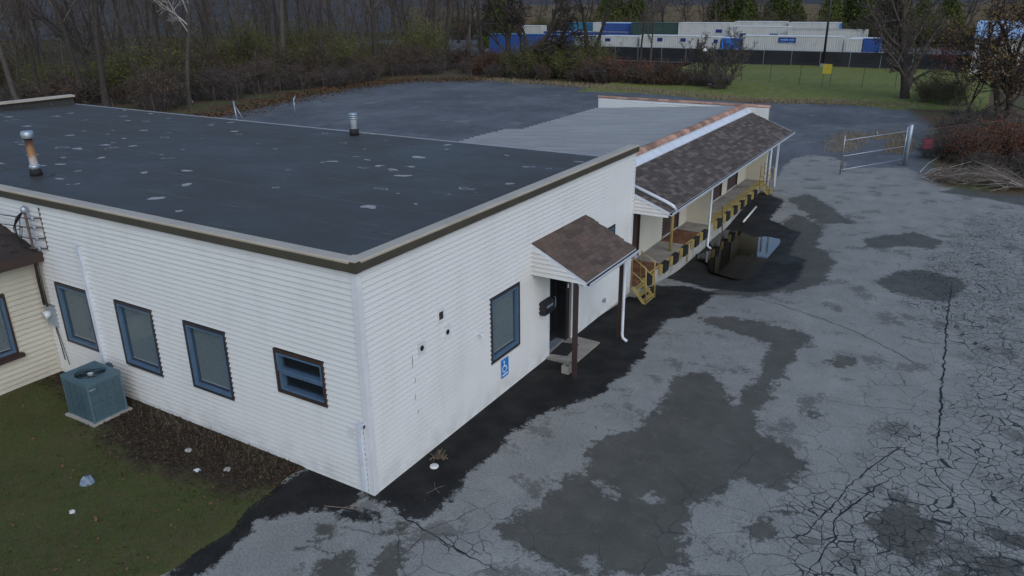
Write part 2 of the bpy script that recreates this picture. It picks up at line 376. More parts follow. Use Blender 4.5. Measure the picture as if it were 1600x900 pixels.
def npmesh(name, v, f, mat, smooth=False):
    me = bpy.data.meshes.new(name); v = np.asarray(v, np.float32); f = np.asarray(f, np.int32)
    me.vertices.add(len(v)); me.vertices.foreach_set('co', v.ravel())
    me.loops.add(f.size); me.loops.foreach_set('vertex_index', f.ravel())
    me.polygons.add(len(f)); me.polygons.foreach_set('loop_start', np.arange(len(f), dtype=np.int32)*f.shape[1])
    me.polygons.foreach_set('loop_total', np.full(len(f), f.shape[1], np.int32))
    if smooth: me.polygons.foreach_set('use_smooth', np.ones(len(f), bool))
    me.update(calc_edges=True); me.materials.append(M[mat]); return me
def text_mesh(body, size, mat, bold=0.0, shear=0.0):
    cu = bpy.data.curves.new('lettering', 'FONT'); cu.body = body; cu.size = size; cu.align_x = 'CENTER'; cu.align_y = 'CENTER'; cu.offset = bold; cu.shear = shear; cu.extrude = .002
    ob = bpy.data.objects.new('lettering', cu); COL.objects.link(ob)
    dg = bpy.context.evaluated_depsgraph_get(); me = bpy.data.meshes.new_from_object(ob.evaluated_get(dg))
    bpy.data.objects.remove(ob); bpy.data.curves.remove(cu); me.materials.clear(); me.materials.append(M[mat]); return me

# ------------------------------------------------------------------ ground data
POLY = {
 'wet': [
  [(-.3,-0.07),(0.52,-0.14),(1.27,-0.21),(1.37,0.27),(1.21,1.07),(1.14,1.52),(1.24,2.30),(1.12,2.90),(1.23,3.80),(1.40,4.42),(2.05,5.47),(2.05,6.19),(2.15,7.02),(2.16,7.68),(1.90,8.91),(1.79,10.88),(2.33,11.52),(2.21,12.26),(2.24,13.91),(1.13,14.25),(-.4,12.93),(-.4,11.79)],
  [(0.2,14.78),(2.36,14.39),(3.51,14.43),(4.25,15.52),(4.11,18.45),(3.34,19.30),(3.14,22.28),(1.66,23.69),(1.64,26.18),(0.58,27.41),(-.3,27.17),(-.3,18.22)],
  [(-1.42,-3.37),(-1.9,-1.81),(-1.9,-0.99),(-1.60,.3),(-0.39,.2),(-0.05,-0.54),(0.53,-0.40),(0.58,-0.59),(-0.18,-0.98),(-0.34,-0.78),(-0.80,-1.04),(-1.04,-1.54),(-1.27,-1.61),(-1.07,-2.09),(-0.97,-2.97),(-1.04,-3.20)]],
 'damp': [
  [(2.33,11.52),(3.23,11.87),(4.15,11.85),(5.67,11.45),(5.47,10.31),(5.46,8.41),(5.41,6.96),(5.53,5.77),(6.37,5.49),(6.94,5.11),(6.64,4.61),(6.55,3.92),(5.72,3.76),(5.30,2.75),(5.25,1.77),(5.77,1.21),(5.24,0.61),(4.52,0.14),(3.90,-0.09),(3.16,0.04),(2.44,0.31),(2.68,0.86),(2.82,1.37),(2.73,2.15),(3.08,2.54),(2.81,3.32),(2.84,4.01),(3.36,4.43),(3.21,5.08),(3.39,5.70),(3.20,6.70),(3.34,7.55),(3.87,8.01),(4.27,7.47),(4.87,6.68),(4.90,8.21),(4.78,10.46),(2.77,10.95)],
  [(-0.48,-1.15),(-0.01,-0.94),(0.31,-1.15),(0.17,-1.29),(-0.04,-1.41),(-0.32,-1.32)],
  [(-0.21,-1.92),(-0.18,-1.69),(0.03,-1.45),(0.10,-1.60),(-0.02,-1.85)],
  [(0.50,-2.25),(0.46,-1.89),(0.44,-1.58),(0.68,-1.40),(0.88,-1.50),(0.97,-1.77),(1.12,-1.93)],
  [(1.15,-1.49),(1.12,-1.07),(1.29,-0.86),(1.52,-0.95),(1.68,-1.26),(1.83,-1.51),(1.43,-1.75)],
  [(0.86,-0.77),(0.90,-0.46),(1.17,-0.45),(1.32,-0.54),(1.03,-0.63)],
  [(5.46,21.67),(6.50,22.84),(7.11,23.57),(8.26,22.50),(7.91,21.42),(7.07,21.47),(6.30,20.69),(5.77,20.66)],
  [(6.50,16.80),(6.98,18.12),(7.68,18.89),(8.83,18.39),(8.98,17.80),(8.60,15.89),(7.74,15.88),(6.90,16.23)],
  [(7.89,3.83),(8.21,4.49),(8.36,5.30),(8.56,4.69),(9.06,4.26),(8.89,3.04),(8.50,3.13),(8.12,3.12)],
  [(9.51,4.32),(9.66,4.74),(9.95,4.61),(10.41,4.65),(10.40,4.28),(9.95,4.16)],
  [(9.14,3.01),(9.68,3.68),(10.40,4.00),(10.38,3.41),(9.18,2.71)],
  [(6.30,2.54),(6.42,2.96),(6.67,2.66),(6.53,2.29)], [(6.08,1.60),(6.12,2.19),(6.32,2.07),(6.18,1.59)],
  [(6.61,3.23),(6.79,3.49),(6.97,3.44),(6.85,3.21)], [(6.19,7.02),(6.40,7.30),(6.63,7.17),(6.43,6.78)],
  [(6.20,9.96),(6.53,10.79),(6.92,10.16),(6.54,9.74)], [(3.39,15.74),(4.35,17.01),(5.29,16.25),(4.27,14.54)],
  [(1.63,26.59),(2.19,28.29),(4.02,25.35),(5.02,23.64),(3.60,23.39)],
  [(2.0,13.6),(3.6,14.0),(5.0,16.2),(5.1,18.6),(4.1,20.4),(3.9,23.2),(2.4,24.6),(1.5,20)],
  [(8.26,33.10),(10.87,33.63),(12.06,32.32),(10.80,30.07),(9.36,30.83),(7.55,31.23)]],
 'lot': [[(0.14,27.17),(0.17,31.12),(-0.27,35.59),(0.29,38.03),(2.03,37.66),(3.09,35.04),(5.74,36.47),(7.02,33.20),(8.26,33.10),(13.19,31.64),(60,40),(60,140),(-140,140),(-140,-30),(-12,-30),(-12,10),(-.6,10)]],
 'crack': [
  [(6.24,3.90),(6.93,5.82),(7.99,8.22),(8.81,11.67),(7.83,12.92),(7.10,15.22),(6.95,18.47),(8.47,27.81),(11.94,29.73),(11.73,11.76),(11.09,3.06),(5.38,-0.29),(5.95,1.32)],
  [(1.18,-0.18),(2.38,0.16),(3.55,0.09),(4.18,-0.23),(2.52,-1.19)]],
 'fine': [
  [(7.79,17.52),(8.66,22.73),(10.27,21.90),(10.87,16.77),(10.45,11.40),(9.09,11.82)],
  [(6.95,18.47),(8.11,21.53),(8.93,28.07),(10.72,25.78),(9.37,18.42),(8.26,15.88)],
  [(7.61,3.81),(9.35,5.26),(11.31,5.97),(11.09,3.06),(7.76,1.10)]],
 'dry': [[(3.23,2.44),(3.46,2.52),(3.99,2.37),(3.97,2.13),(3.56,2.16)], [(4.29,2.42),(4.47,2.60),(4.75,2.50),(4.48,2.25)], [(4.07,0.22),(4.18,0.46),(4.46,0.36),(4.42,0.08)]],
 'weed': [[(1.21,39.66),(0.34,45.66),(1.80,47.90),(2.83,41.71),(1.83,38.86)], [(2.24,46.09),(4.60,49.36),(4.86,46.37),(2.80,44.74)], [(3.87,43.49),(4.95,45.35),(5.52,40.83),(4.56,40.32)]],
 'edge': [[(-42,20),(-44.5,35),(-47.5,45.8),(-48.9,54.7),(-47.8,62),(-40.2,66.4),(-28,64.8),(-20.6,63.8),(-13.4,61.5),(-8.4,60),(-2.6,62.5),(3.3,62),(6,52),(6.3,44),(6.8,38),(7.6,32.6),(9,32.2),(11,32.2),(16,31),(40,25),(40,-30),(-3.5,-30),(-3.4,-3.3),(-3.5,-2.2),(-3.7,-1),(-3.6,3),(-20,6),(-42,6)]],
}
def sdf(px, py, polys):
    out = np.full(px.shape, -1e9)
    for pl in polys:
        d = np.full(px.shape, 1e9); ins = np.zeros(px.shape, bool); n = len(pl)
        for i in range(n):
            x0, y0 = pl[i]; x1, y1 = pl[(i+1) % n]; ex, ey = x1-x0, y1-y0
            t = np.clip(((px-x0)*ex+(py-y0)*ey)/(ex*ex+ey*ey+1e-9), 0, 1)
            d = np.minimum(d, np.hypot(px-x0-t*ex, py-y0-t*ey))
            if y0 != y1: ins ^= ((y0 > py) != (y1 > py)) & (px < (x1-x0)*(py-y0)/(y1-y0)+x0)
        out = np.maximum(out, np.where(ins, d, -d))
    return np.clip(out, -4, 4)
def gz(x, y):
    """pavement height: a shallow loading well beside the dock"""
    x = np.asarray(x, float); y = np.asarray(y, float)
    side = np.where(x < 1.6, 1., np.exp(-((x-1.6)/2.3)**2))
    sm = lambda a, b, t: (lambda q: q*q*(3-2*q))(np.clip((t-a)/(b-a), 0, 1))
    well = sm(8.6, 12.2, y)*.16 + sm(12.4, 16.5, y)*.34 - sm(20.5, 26.5, y)*.46
    return -well*side - .004*np.sin(x*1.3)*np.cos(y*.9)
def grid(xs, ys, zf, name, mat, attrs=()):
    X, Y = np.meshgrid(xs, ys); nx, ny = len(xs), len(ys)
    Z = zf(X, Y); v = np.stack([X.ravel(), Y.ravel(), np.broadcast_to(Z, X.shape).ravel()], 1)
    i = np.arange(nx-1)[None]+np.arange(ny-1)[:, None]*nx; i = i.ravel()
    me = npmesh(name, v, np.stack([i, i+1, i+1+nx, i+nx], 1), mat, True)
    for a in attrs:
        at = me.attributes.new(a, 'FLOAT', 'POINT'); at.data.foreach_set('value', sdf(v[:, 0], v[:, 1], POLY[a]).astype(np.float32))
    return me
def steps(*seg):
    o = []
    for a, b, s in seg: o += list(np.arange(a, b, s))
    return np.array(o+[seg[-1][1]])
ground = link('ground', grid(steps((-600, -120, 40), (-120, 60, 6), (60, 600, 40)), steps((-200, -40, 20), (-40, 160, 6), (160, 700, 40)), lambda x, y: np.full(x.shape, -.75), 'ground', 'litter'), kind='structure', label='brown leaf-littered ground around the lot')
xs = steps((-70, -4, 1.5), (-4, 13, .15), (13, 40, 1.5)); ys = steps((-26, -6, 1.5), (-6, 34, .15), (34, 80, 1.))
lot = link('parking_lot', grid(xs, ys, lambda x, y: gz(x, y), 'parking_lot', 'asphalt', ('wet', 'damp', 'lot', 'crack', 'fine', 'dry', 'weed', 'edge')), kind='structure', label='cracked grey asphalt lot with dark damp patches')
def ribbon(pts, wd, seed):
    r = random.Random(seed); P2 = []
    for (a, b) in zip(pts[:-1], pts[1:]):
        n = max(2, int(math.hypot(b[0]-a[0], b[1]-a[1])/.12))
        for i in range(n):
            t = i/n; P2.append((a[0]+(b[0]-a[0])*t+r.uniform(-.03, .03), a[1]+(b[1]-a[1])*t+r.uniform(-.03, .03)))
    v = []; f = []
    for i, p in enumerate(P2):
        q = P2[min(i+1, len(P2)-1)]; o = P2[max(i-1, 0)]; dx, dy = q[0]-o[0], q[1]-o[1]; L = math.hypot(dx, dy) or 1
        h = wd*r.uniform(.35, 1.)*min(1, .25+min(i, len(P2)-1-i)*.12)
        z = float(gz(p[0], p[1]))+.005
        v += [(p[0]-dy/L*h, p[1]+dx/L*h, z), (p[0]+dy/L*h, p[1]-dx/L*h, z)]
        if i: f.append((2*i-2, 2*i-1, 2*i+1, 2*i))
    return v, f
for i, (pts, wd) in enumerate([
    ([(8.62,17.99),(8.65,16.10),(8.68,13.41),(8.77,11.22),(8.79,10.07),(8.85,8.49),(8.86,7.50),(8.90,6.61)], .028),
    ([(0.16,-0.07),(0.61,-0.20),(1.22,-0.32),(1.55,-0.36),(2.00,-0.45),(2.63,-0.53),(3.23,-0.61)], .018), ([(1.52,-0.39),(1.49,-0.59),(1.51,-0.88),(1.54,-1.05)], .014),
    ([(6.55,3.92),(6.98,3.66),(7.25,3.40),(7.38,3.89),(7.57,4.79),(7.98,6.02),(8.36,6.92)], .016), ([(7.35,1.80),(7.47,2.47),(7.58,3.00),(7.46,3.42),(7.67,4.07),(8.26,5.55)], .02),
    ([(2.15,13.53),(3.48,13.78),(5.72,12.74),(6.63,12.24),(7.66,11.44),(8.45,10.64)], .014)]):
    m = MB(); m.add(*ribbon(pts, wd, i)); m.build('crack', 'crackfill', lot)
# puddle in the well: flat water that the dipping pavement cuts off
m = MB(); pts = []
for i in range(40):
    t = 2*math.pi*i/40; r = 1+.16*math.sin(3*t+.5)+.12*math.sin(5*t+2)+.07*math.sin(9*t)
    pts.append((1.95+1.75*r*math.cos(t), 19.1+2.7*r*math.sin(t), -.40))
m.add(pts, [tuple(range(40))]); m.build('puddle', 'water', None, kind='structure', label='shallow rain puddle in the loading well')

# ------------------------------------------------------------------ walls with lapped siding boards
def P3(o, u, n, a, z, d):       # point at length a along u, height z, proud d along n
    return (o[0]+u[0]*a+n[0]*d, o[1]+u[1]*a+n[1]*d, z)
def wall(parent, name, o, u, n, L, z0, z1, opens=(), mat='vinyl', pitch=.11, th=.16, top=None, boards=True, lo_start=0.):
    """top(a)->z optional sloping top line (gables); opens=(a0,a1,z0,z1)"""
    m = MB(); us = sorted({0., L, *[x for op in opens for x in op[:2]]}); zs = sorted({z0, z1, *[x for op in opens for x in op[2:]]})
    if top is None:
        for a, b in zip(us[:-1], us[1:]):
            for c, d in zip(zs[:-1], zs[1:]):
                if any(op[0] <= a+1e-6 and b <= op[1]+1e-6 and op[2] <= c+1e-6 and d <= op[3]+1e-6 for op in opens): continue
                m.hexa([P3(o,u,n,a,c,-.002), P3(o,u,n,b,c,-.002), P3(o,u,n,b,c,-th), P3(o,u,n,a,c,-th)], [P3(o,u,n,a,d,-.002), P3(o,u,n,b,d,-.002), P3(o,u,n,b,d,-th), P3(o,u,n,a,d,-th)])
    else:
        k2 = 8; A = [L*i/k2 for i in range(k2+1)]
        for a, b in zip(A[:-1], A[1:]):
            if max(top(a), top(b)) <= z0+.01: continue
            ta, tb = max(z0+.002, top(a)), max(z0+.002, top(b))
            m.hexa([P3(o,u,n,a,z0,-.002), P3(o,u,n,b,z0,-.002), P3(o,u,n,b,z0,-th), P3(o,u,n,a,z0,-th)], [P3(o,u,n,a,ta,-.002), P3(o,u,n,b,tb,-.002), P3(o,u,n,b,tb,-th), P3(o,u,n,a,ta,-th)])
    wl = m.build(name, 'sheath', parent)
    nrow = int(round((z1-z0)/pitch))
    for r in range(nrow):
        c = z0+r*pitch; d = c+pitch-.0015
        segs = [(0., L)]
        for op in opens:
            if op[3] > c+.03 and op[2] < d-.03:
                ns = []
                for a, b in segs:
                    if op[0] > a: ns.append((a, min(b, op[0])))
                    if op[1] < b: ns.append((max(a, op[1]), b))
                segs = [q for q in ns if q[1]-q[0] > .01]
        for a, b in segs:
            mm = MB()
            a2, b2, a1, b1 = a, b, a, b
            if top is not None:
                A = np.linspace(a, b, 200); ok = np.array([top(x) for x in A])
                lo_ = A[ok > c+.004]; hi_ = A[ok > d]
                if len(lo_) < 2: continue
                a1, b1 = lo_[0], lo_[-1]
                if len(hi_) < 2: hi_ = np.array([(a1 if ok[0] > ok[-1] else b1)]*2)
                a2, b2 = hi_[0], hi_[-1]+.001
            pb, pt = .040, .002
            mm.hexa([P3(o,u,n,a1,c,pb), P3(o,u,n,b1,c,pb), P3(o,u,n,b1,c,0), P3(o,u,n,a1,c,0)], [P3(o,u,n,a2,d,pt), P3(o,u,n,b2,d,pt), P3(o,u,n,b2,d,0), P3(o,u,n,a2,d,0)])
            mm.build('siding_board', mat, wl)
    return wl
def window(parent, o, u, n, a0, a1, z0, z1, style='fixed', outer='frame_dark', blind=True):
    def bx(m, A0, A1, Z0, Z1, d0, d1):
        m.hexa([P3(o,u,n,A0,Z0,d1), P3(o,u,n,A1,Z0,d1), P3(o,u,n,A1,Z0,d0), P3(o,u,n,A0,Z0,d0)], [P3(o,u,n,A0,Z1,d1), P3(o,u,n,A1,Z1,d1), P3(o,u,n,A1,Z1,d0), P3(o,u,n,A0,Z1,d0)])
    def ring(m, A0, A1, Z0, Z1, t, d0, d1, tt=None):
        tt = tt or t
        bx(m, A0, A1, Z0, Z0+t, d0, d1); bx(m, A0, A1, Z1-tt, Z1, d0, d1); bx(m, A0, A0+t, Z0+t, Z1-tt, d0, d1); bx(m, A1-t, A1, Z0+t, Z1-tt, d0, d1)
    m = MB(); ring(m, a0, a1, z0, z1, .05, -.12, .055, .07); wn = m.build('window', outer, parent)
    i0, i1, j0, j1 = a0+.05, a1-.05, z0+.05, z1-.07
    if style == 'fixed':
        m = MB(); ring(m, i0, i1, j0, j1, .05, -.10, .042); m.build('sash', 'frame', wn)
        g0, g1, h0, h1 = i0+.045, i1-.045, j0+.045, j1-.045
        m = MB(); bx(m, g0, g1, h0, h1, -.03, -.025); m.build('pane', 'glass', wn)
        if blind:
            m = MB(); bx(m, g0+.03, g1-.002, h0+.06, h1-.002, -.09, -.08); m.build('blind', 'blind', wn)
            m = MB(); bx(m, g0+.03, g1-.002, h0+.035, h0+.06, -.092, -.075); m.build('blind_rail', 'trim', wn)
    else:
        jm = (j0+j1)/2
        for (q0, q1, dd) in ((j0, jm-.01, -.03), (jm+.01, j1, .0)):
            m = MB(); ring(m, i0, i1, q0, q1, .05, -.10+dd, .042+dd); sh = m.build('sash', 'frame', wn)
            m = MB(); bx(m, i0+.05, i1-.05, q0+.05, q1-.05, -.065+dd, -.06+dd); m.build('pane', 'glass', wn)
    return wn

H = 4.4; LB = 12.04; WB = 28.3
bld = empty('commercial_building', 'low white vinyl-sided commercial building with flat black roof and beige edge', 'building')
EA = ((0, 0), (0, 1), (1, 0)); EB = ((-WB, 0), (1, 0), (0, -1))
winB = [(-9.46, -8.17, .99, 2.51), (-7.16, -5.87, .95, 2.51), (-4.83, -3.57, .99, 2.51), (-2.21, -.94, 1.58, 2.50)]
opA = [(4.05, 5.29, .95, 2.52), (6.77, 8.0, 0., 2.32), (9.35, 10.70, 1.32, 2.55)]
wall(bld, 'front_wall', (0, 0), (0, 1), (1, 0), LB, 0, H, opA)
wall(bld, 'side_wall', (-WB, 0), (1, 0), (0, -1), WB, 0, H, [(a+WB, b+WB, c, d) for a, b, c, d in winB])
for i, (a, b, c, d) in enumerate(winB):
    window(bld, (-WB, 0), (1, 0), (0, -1), a+WB, b+WB, c, d, 'fixed' if i < 3 else 'hung', 'frame_dark' if i < 3 else 'brown')
window(bld, (0, 0), (0, 1), (1, 0), *opA[0]); window(bld, (0, 0), (0, 1), (1, 0), *opA[2], style='hung')
m = MB(); m.box((-WB, LB-.2, -.7), (-.2, LB, 4.05)); m.box((-WB-.15, .05, -.7), (-WB, LB, 4.1)); m.box((-.16, LB-.012, -.7), (-.001, LB, 4.38)); m.build('rear_wall', 'vinyl', bld)
m = MB(); m.box((-WB, 2.2, .05), (-1.6, 2.3, 4.)); m.box((-1.7, 2.3, .05), (-1.6, LB-.3, 4.)); m.box((-WB, .2, -.1), (-.2, LB-.2, .04)); m.build('inner_partition', 'inside', bld)
m = MB(); m.box((-WB, .012, -.75), (-.17, .2, -.002)); m.box((-.17, .012, -.75), (-.012, LB, -.002)); m.build('foundation', 'concrete2', bld)
m = MB(); m.box((-.075, -.048, -.02), (.048, -.0, 4.39)); m.box((.0, 0, -.02), (.048, .075, 4.39)); m.build('corner_post', 'trim', bld)
m = MB(); m.box((.0, LB-.07, -.01), (.048, LB+.012, 4.39)); m.build('corner_post', 'trim', bld)
m = MB(); m.box((.0, 6.70, .0), (.046, 6.77, 2.32)); m.box((0, 8.0, 0), (.046, 8.07, 2.32)); m.build('door_trim', 'trim', bld)
# roof deck: lapped membrane sheets, falling to the back
deck = lambda y: 4.54-.40*max(0, y)/LB
sheets = np.linspace(0, LB, 8)
roofp = MB(); roofp.prism([(-WB, .15, deck(0)-.12), (-WB, LB, deck(LB)-.12), (-WB, LB, deck(LB)-.04), (-WB, .15, deck(0)-.04)], (WB-.13, 0, 0)); rf = roofp.build('roof', 'fascia', bld)
for i, (a, b) in enumerate(zip(sheets[:-1], sheets[1:])):
    m = MB(); lift = .0
    z0, z1 = deck(a)+.0, deck(b)
    m.hexa([(-WB+.05, a+.1*(i == 0), z0-.03), (-.06, a+.1*(i == 0), z0-.03), (-.06, b+.09, z1-.03), (-WB+.05, b+.09, z1-.03)], [(-WB+.05, a+.1*(i == 0), z0+.006), (-.06, a+.1*(i == 0), z0+.006), (-.06, b+.09, z1-.002), (-WB+.05, b+.09, z1-.002)])
    ms = m.build('membrane_sheet', 'membrane', rf)
    if i:
        m = MB(); m.hexa([(-WB+.05, a-.035, z0+.002), (-.06, a-.035, z0+.002), (-.06, a+.03, z0+.002), (-WB+.05, a+.03, z0+.002)], [(-WB+.05, a-.03, z0+.0095), (-.06, a-.03, z0+.0095), (-.06, a+.025, z0+.0085), (-WB+.05, a+.025, z0+.0085)]); m.build('seam_tape', 'seam', rf)
m = MB(); m.box((-WB, LB+.0, deck(LB)-.16), (-.3, LB+.10, deck(LB)+.012)); m.build('drip_edge', 'metal', bld)
# parapet at the far short side, inner face black
m = MB(); m.box((-WB-.15, .1, 4.0), (-WB+.05, LB, 4.50)); m.build('parapet', 'membrane', bld)
m = MB(); m.box((-.17, .1, 4.0), (-.06, LB, 4.50)); m.build('parapet', 'membrane', bld)
def coping(a, b, axis):
    m = MB(); f = MB()
    prof = [(-.22, 4.50), (-.22, 4.565), (.10, 4.60), (.115, 4.585), (.115, 4.575), (.10, 4.50)]
    fas = [(.0, 4.395), (.0, 4.5), (.10, 4.5), (.11, 4.585), (.115, 4.585), (.105, 4.41), (.115, 4.395)]
    fas = [(.02, 4.50), (.02, 4.40), (.112, 4.40), (.118, 4.41), (.108, 4.582), (.102, 4.582), (.10, 4.50)]
    if axis == 'y': q = lambda p, s: (p[0], s, p[1]); vec = (0, b-a, 0)
    elif axis == 'x': q = lambda p, s: (s, -p[0], p[1]); vec = (b-a, 0, 0)
    else: q = lambda p, s: (-WB-p[0]-.0, s, p[1]); vec = (0, b-a, 0)
    m.prism([q(p, a) for p in prof], vec); c = m.build('coping', 'coping', bld)
    f.prism([q(p, a) for p in fas], vec); f.build('fascia', 'fascia', c)
ed = np.linspace(.02, LB+.06, 5)
for a, b in zip(ed[:-1], ed[1:]): coping(a, b-.004, 'y')
ed = np.linspace(-WB, -.0, 10)
for a, b in zip(ed[:-1], ed[1:]): coping(a, b-.004 if b < -.1 else b-.02, 'x')
ed = np.linspace(.3, LB, 5)
for a, b in zip(ed[:-1], ed[1:]): coping(a, b-.004, 'far')
m = MB(); m.box((-.2, -.10, 4.502), (.10, .2, 4.602)); cc = m.build('coping', 'coping', bld)
m = MB(); m.prism([(-.02, -.118, 4.398), (.118, -.118, 4.398), (.118, .021, 4.398), (.02, .021, 4.398), (.02, -.02, 4.398), (-.02, -.02, 4.398)], (0, 0, .188)); m.build('fascia', 'fascia', cc)
m = MB(); m.box((-28, -.04, 4.362), (-8.6, -.018, 4.398)); m.box((-8.0, -.04, 4.362), (-.3, -.018, 4.398)); m.build('drip_strip', 'frame_dark', bld)
m = MB(); m.box((.018, .1, 4.372), (.036, LB-.1, 4.398)); m.build('drip_strip', 'frame_dark', bld)
# entry
dr = MB(); dr.box((-.36, 6.77, 0.06), (-.30, 6.86, 2.25)); dr.box((-.36, 7.70, .06), (-.30, 7.80, 2.25)); dr.box((-.36, 6.86, 2.13), (-.30, 7.7, 2.25)); dr.box((-.36, 6.86, .06), (-.30, 7.7, .28)); dr.box((-.36, 6.86, 1.0), (-.30, 7.7, 1.08))
do = dr.build('entry_door', 'black', bld)
m = MB(); m.box((-.335, 6.86, .28), (-.33, 7.7, 1.0)); m.box((-.335, 6.86, 1.08), (-.33, 7.7, 2.13)); m.build('pane', 'glass', do)
m = MB(); m.tube([(-.30, 7.62, 1.02), (-.24, 7.62, 1.02), (-.24, 7.62, 1.3), (-.30, 7.62, 1.3)], .012, 6); m.build('handle', 'galv', do)
m = MB(); m.box((-.327, 6.98, 1.47), (-.322, 7.38, 1.66)); m.box((-.327, 7.3, 1.62), (-.322, 7.45, 1.75)); m.build('sticker', 'violet', do)
m = MB(); m.box((-.5, 7.80, .0), (-.02, 7.99, 2.31)); m.box((-.5, 6.6, .0), (-.2, 6.768, 2.31)); m.box((-.5, 6.77, 2.25), (-.02, 8., 2.4)); m.build('door_frame', 'black', bld)
m = MB(); m.box((-.019, 7.87, 1.50), (-.012, 7.93, 1.62)); m.build('bell_box', 'trim', bld)
m = MB(); m.box((-.36, 6.78, .035), (-.06, 7.79, .058)); m.build('threshold', 'galv', bld)
# porch roof
pr = MB(); ze = lambda x: 3.29-.49*x
pr.prism([(0, 5.93, ze(0)-.03), (1.42, 5.93, ze(1.42)-.03), (1.42, 5.93, ze(1.42)-.10), (0, 5.93, ze(0)-.10)], (0, 2.88, 0)); porch = pr.build('porch_roof', 'fascia', bld)
def shingles(parent, x0, x1, y0, y1, zf, expo, tabw, mat, limit=None):
    """courses of tabs on a plane falling towards +X"""
    sl = (zf(1)-zf(0)); ln = math.hypot(1, sl); nrow = int(math.ceil((x1-x0)*ln/expo)); meshes = []
    for vv in range(4):
        r = random.Random(vv); mb = MB(); wv = tabw-.012; e = expo*1.12
        mb.hexa([(0, .003, -.006), (e/ln, .003+r.uniform(-.004, .004), -.006+sl*e/ln), (e/ln, wv, -.006+sl*e/ln), (0, wv+r.uniform(-.004, .003), -.006)], [(0, .003, .004), (e/ln, .003, .022+sl*e/ln+r.uniform(0, .006)), (e/ln, wv, .022+sl*e/ln), (0, wv, .004)])
        meshes.append(mb.mesh('shingle', mat))
    allp = []
    for i in range(nrow):
        x = x0+i*expo/ln; off = (i % 3)*tabw/3
        if x+expo*1.12/ln > x1+.03: x = x1+.03-expo*1.12/ln
        j = -1
        while True:
            j += 1; y = y0-off+j*tabw
            if y > y1: break
            a, b = max(y, y0), min(y+tabw, y1)
            if b-a < .04: continue
            allp.append((x, a, (b-a)/tabw))
    allp.sort(key=lambda p: p[1])
    keep = allp if limit is None else allp[:limit]
    for p in keep:
        o = link('shingle', meshes[random.randrange(4)], parent); o.location = (p[0], p[1], zf(p[0])+random.uniform(0, .003)); o.scale.y = p[2]
    if limit and len(allp) > limit:
        mb = MB()
        for p in allp[limit:]:
            me = meshes[random.randrange(4)]; z = zf(p[0])+random.uniform(0, .003)
            mb.add([(q.co.x+p[0], q.co.y*p[2]+p[1], q.co.z+z) for q in me.vertices], [tuple(pp.vertices) for pp in me.polygons])
        mb.build('shingles', mat, parent, kind='stuff')
shingles(porch, .0, 1.42, 5.90, 8.835, lambda x: ze(x)-.02, .135, .29, 'shingle_porch')
for yy in (5.93, 8.72):
    f = lambda a: ze(a)-.10
    wall(porch, 'gable', (0, yy) if yy < 7 else (0, yy+.05), (1, 0), (0, -1) if yy < 7 else (0, 1), 1.40, 2.50, 3.2, mat='vinyl', top=f, th=.04)
m = MB(); m.prism([(0, 5.905, ze(0)-.03), (1.45, 5.905, ze(1.45)-.03), (1.45, 5.905, ze(1.45)-.15), (0, 5.905, ze(0)-.15)], (0, .024, 0)); m.build('rake_board', 'gutter', porch)
m = MB(); m.prism([(0, 8.81, ze(0)-.03), (1.45, 8.81, ze(1.45)-.03), (1.45, 8.81, ze(1.45)-.15), (0, 8.81, ze(0)-.15)], (0, .024, 0)); m.build('rake_board', 'gutter', porch)
m = MB(); m.box((1.20, 5.98, 2.42), (1.30, 8.76, 2.52)); m.box((0, 5.98, 2.485), (1.2, 8.76, 2.499)); m.build('soffit', 'trim', porch)
def gutter(parent, x, y0, y1, z, debris=True):
    m = MB(); m.prism([(x, y0, z), (x+.012, y0, z), (x+.012, y0, z-.08), (x+.09, y0, z-.08), (x+.115, y0, z-.005), (x+.128, y0, z-.005), (x+.128, y0, z-.02), (x+.10, y0, z-.10), (x, y0, z-.10)], (0, y1-y0, 0)); g = m.build('gutter', 'gutter', parent)
    if debris:
        m = MB(); m.box((x+.013, y0+.01, z-.079), (x+.092, y1-.01, z-.045)); m.build('gutter_debris', 'rubber', g)
    return g
gutter(porch, 1.43, 5.9, 8.84, ze(1.43)-.035)
for yy in (6.04, 8.74):
    m = MB(); m.box((1.07, yy-.05, -.05), (1.17, yy+.05, 2.50)); m.build('porch_post', 'brown', bld)
m = MB(); m.tube([(1.5, 8.70, 2.49), (1.48, 8.70, 2.42), (1.26, 8.66, 2.32), (1.24, 8.66, 2.2), (1.24, 8.66, .16), (1.28, 8.63, .06), (1.42, 8.56, .03)], .042, 8); m.build('downspout', 'gutter', bld, True)
# line cover down the side wall, broken pipe by the corner
m = MB(); m.hexa([(-8.06, -.10, .42), (-7.95, -.10, .42), (-7.95, -.016, .42), (-8.06, -.016, .42)], [(-8.12, -.10, 3.5), (-8.01, -.10, 3.5), (-8.01, -.016, 3.5), (-8.12, -.016, 3.5)]); m.box((-8.135, -.115, 3.42), (-8.0, -.016, 3.60)); m.build('line_cover', 'gutter', bld)
m = MB(); m.box((-.19, -.10, .06), (-.11, -.028, 1.42)); m.box((-.19, -.10, 1.42), (-.05, -.039, 1.49)); m.build('broken_downspout', 'gutter', bld)
m = MB(); m.box((-.05, -.095, 1.425), (-.042, -.044, 1.485)); m.build('pipe_mouth', 'black', bld)
m = MB(); m.box((-.46, -.05, 1.14), (-.34, -.015, 1.33)); m.build('outlet_cover', 'trim', bld)
for (y, z) in ((2.43, 2.37), (1.58, 2.36)):
    m = MB(); m.box((.012, y-.11, z-.12), (.052, y+.11, z+.12)); vv = m.build('wall_vent', 'trim', bld)
    m = MB(); m.tube([(.053, y, z), (.06, y, z)], .055, 14); m.tube([(.0605, y, z), (.062, y, z)], .045, 14); m.build('vent_hole', 'black', vv)
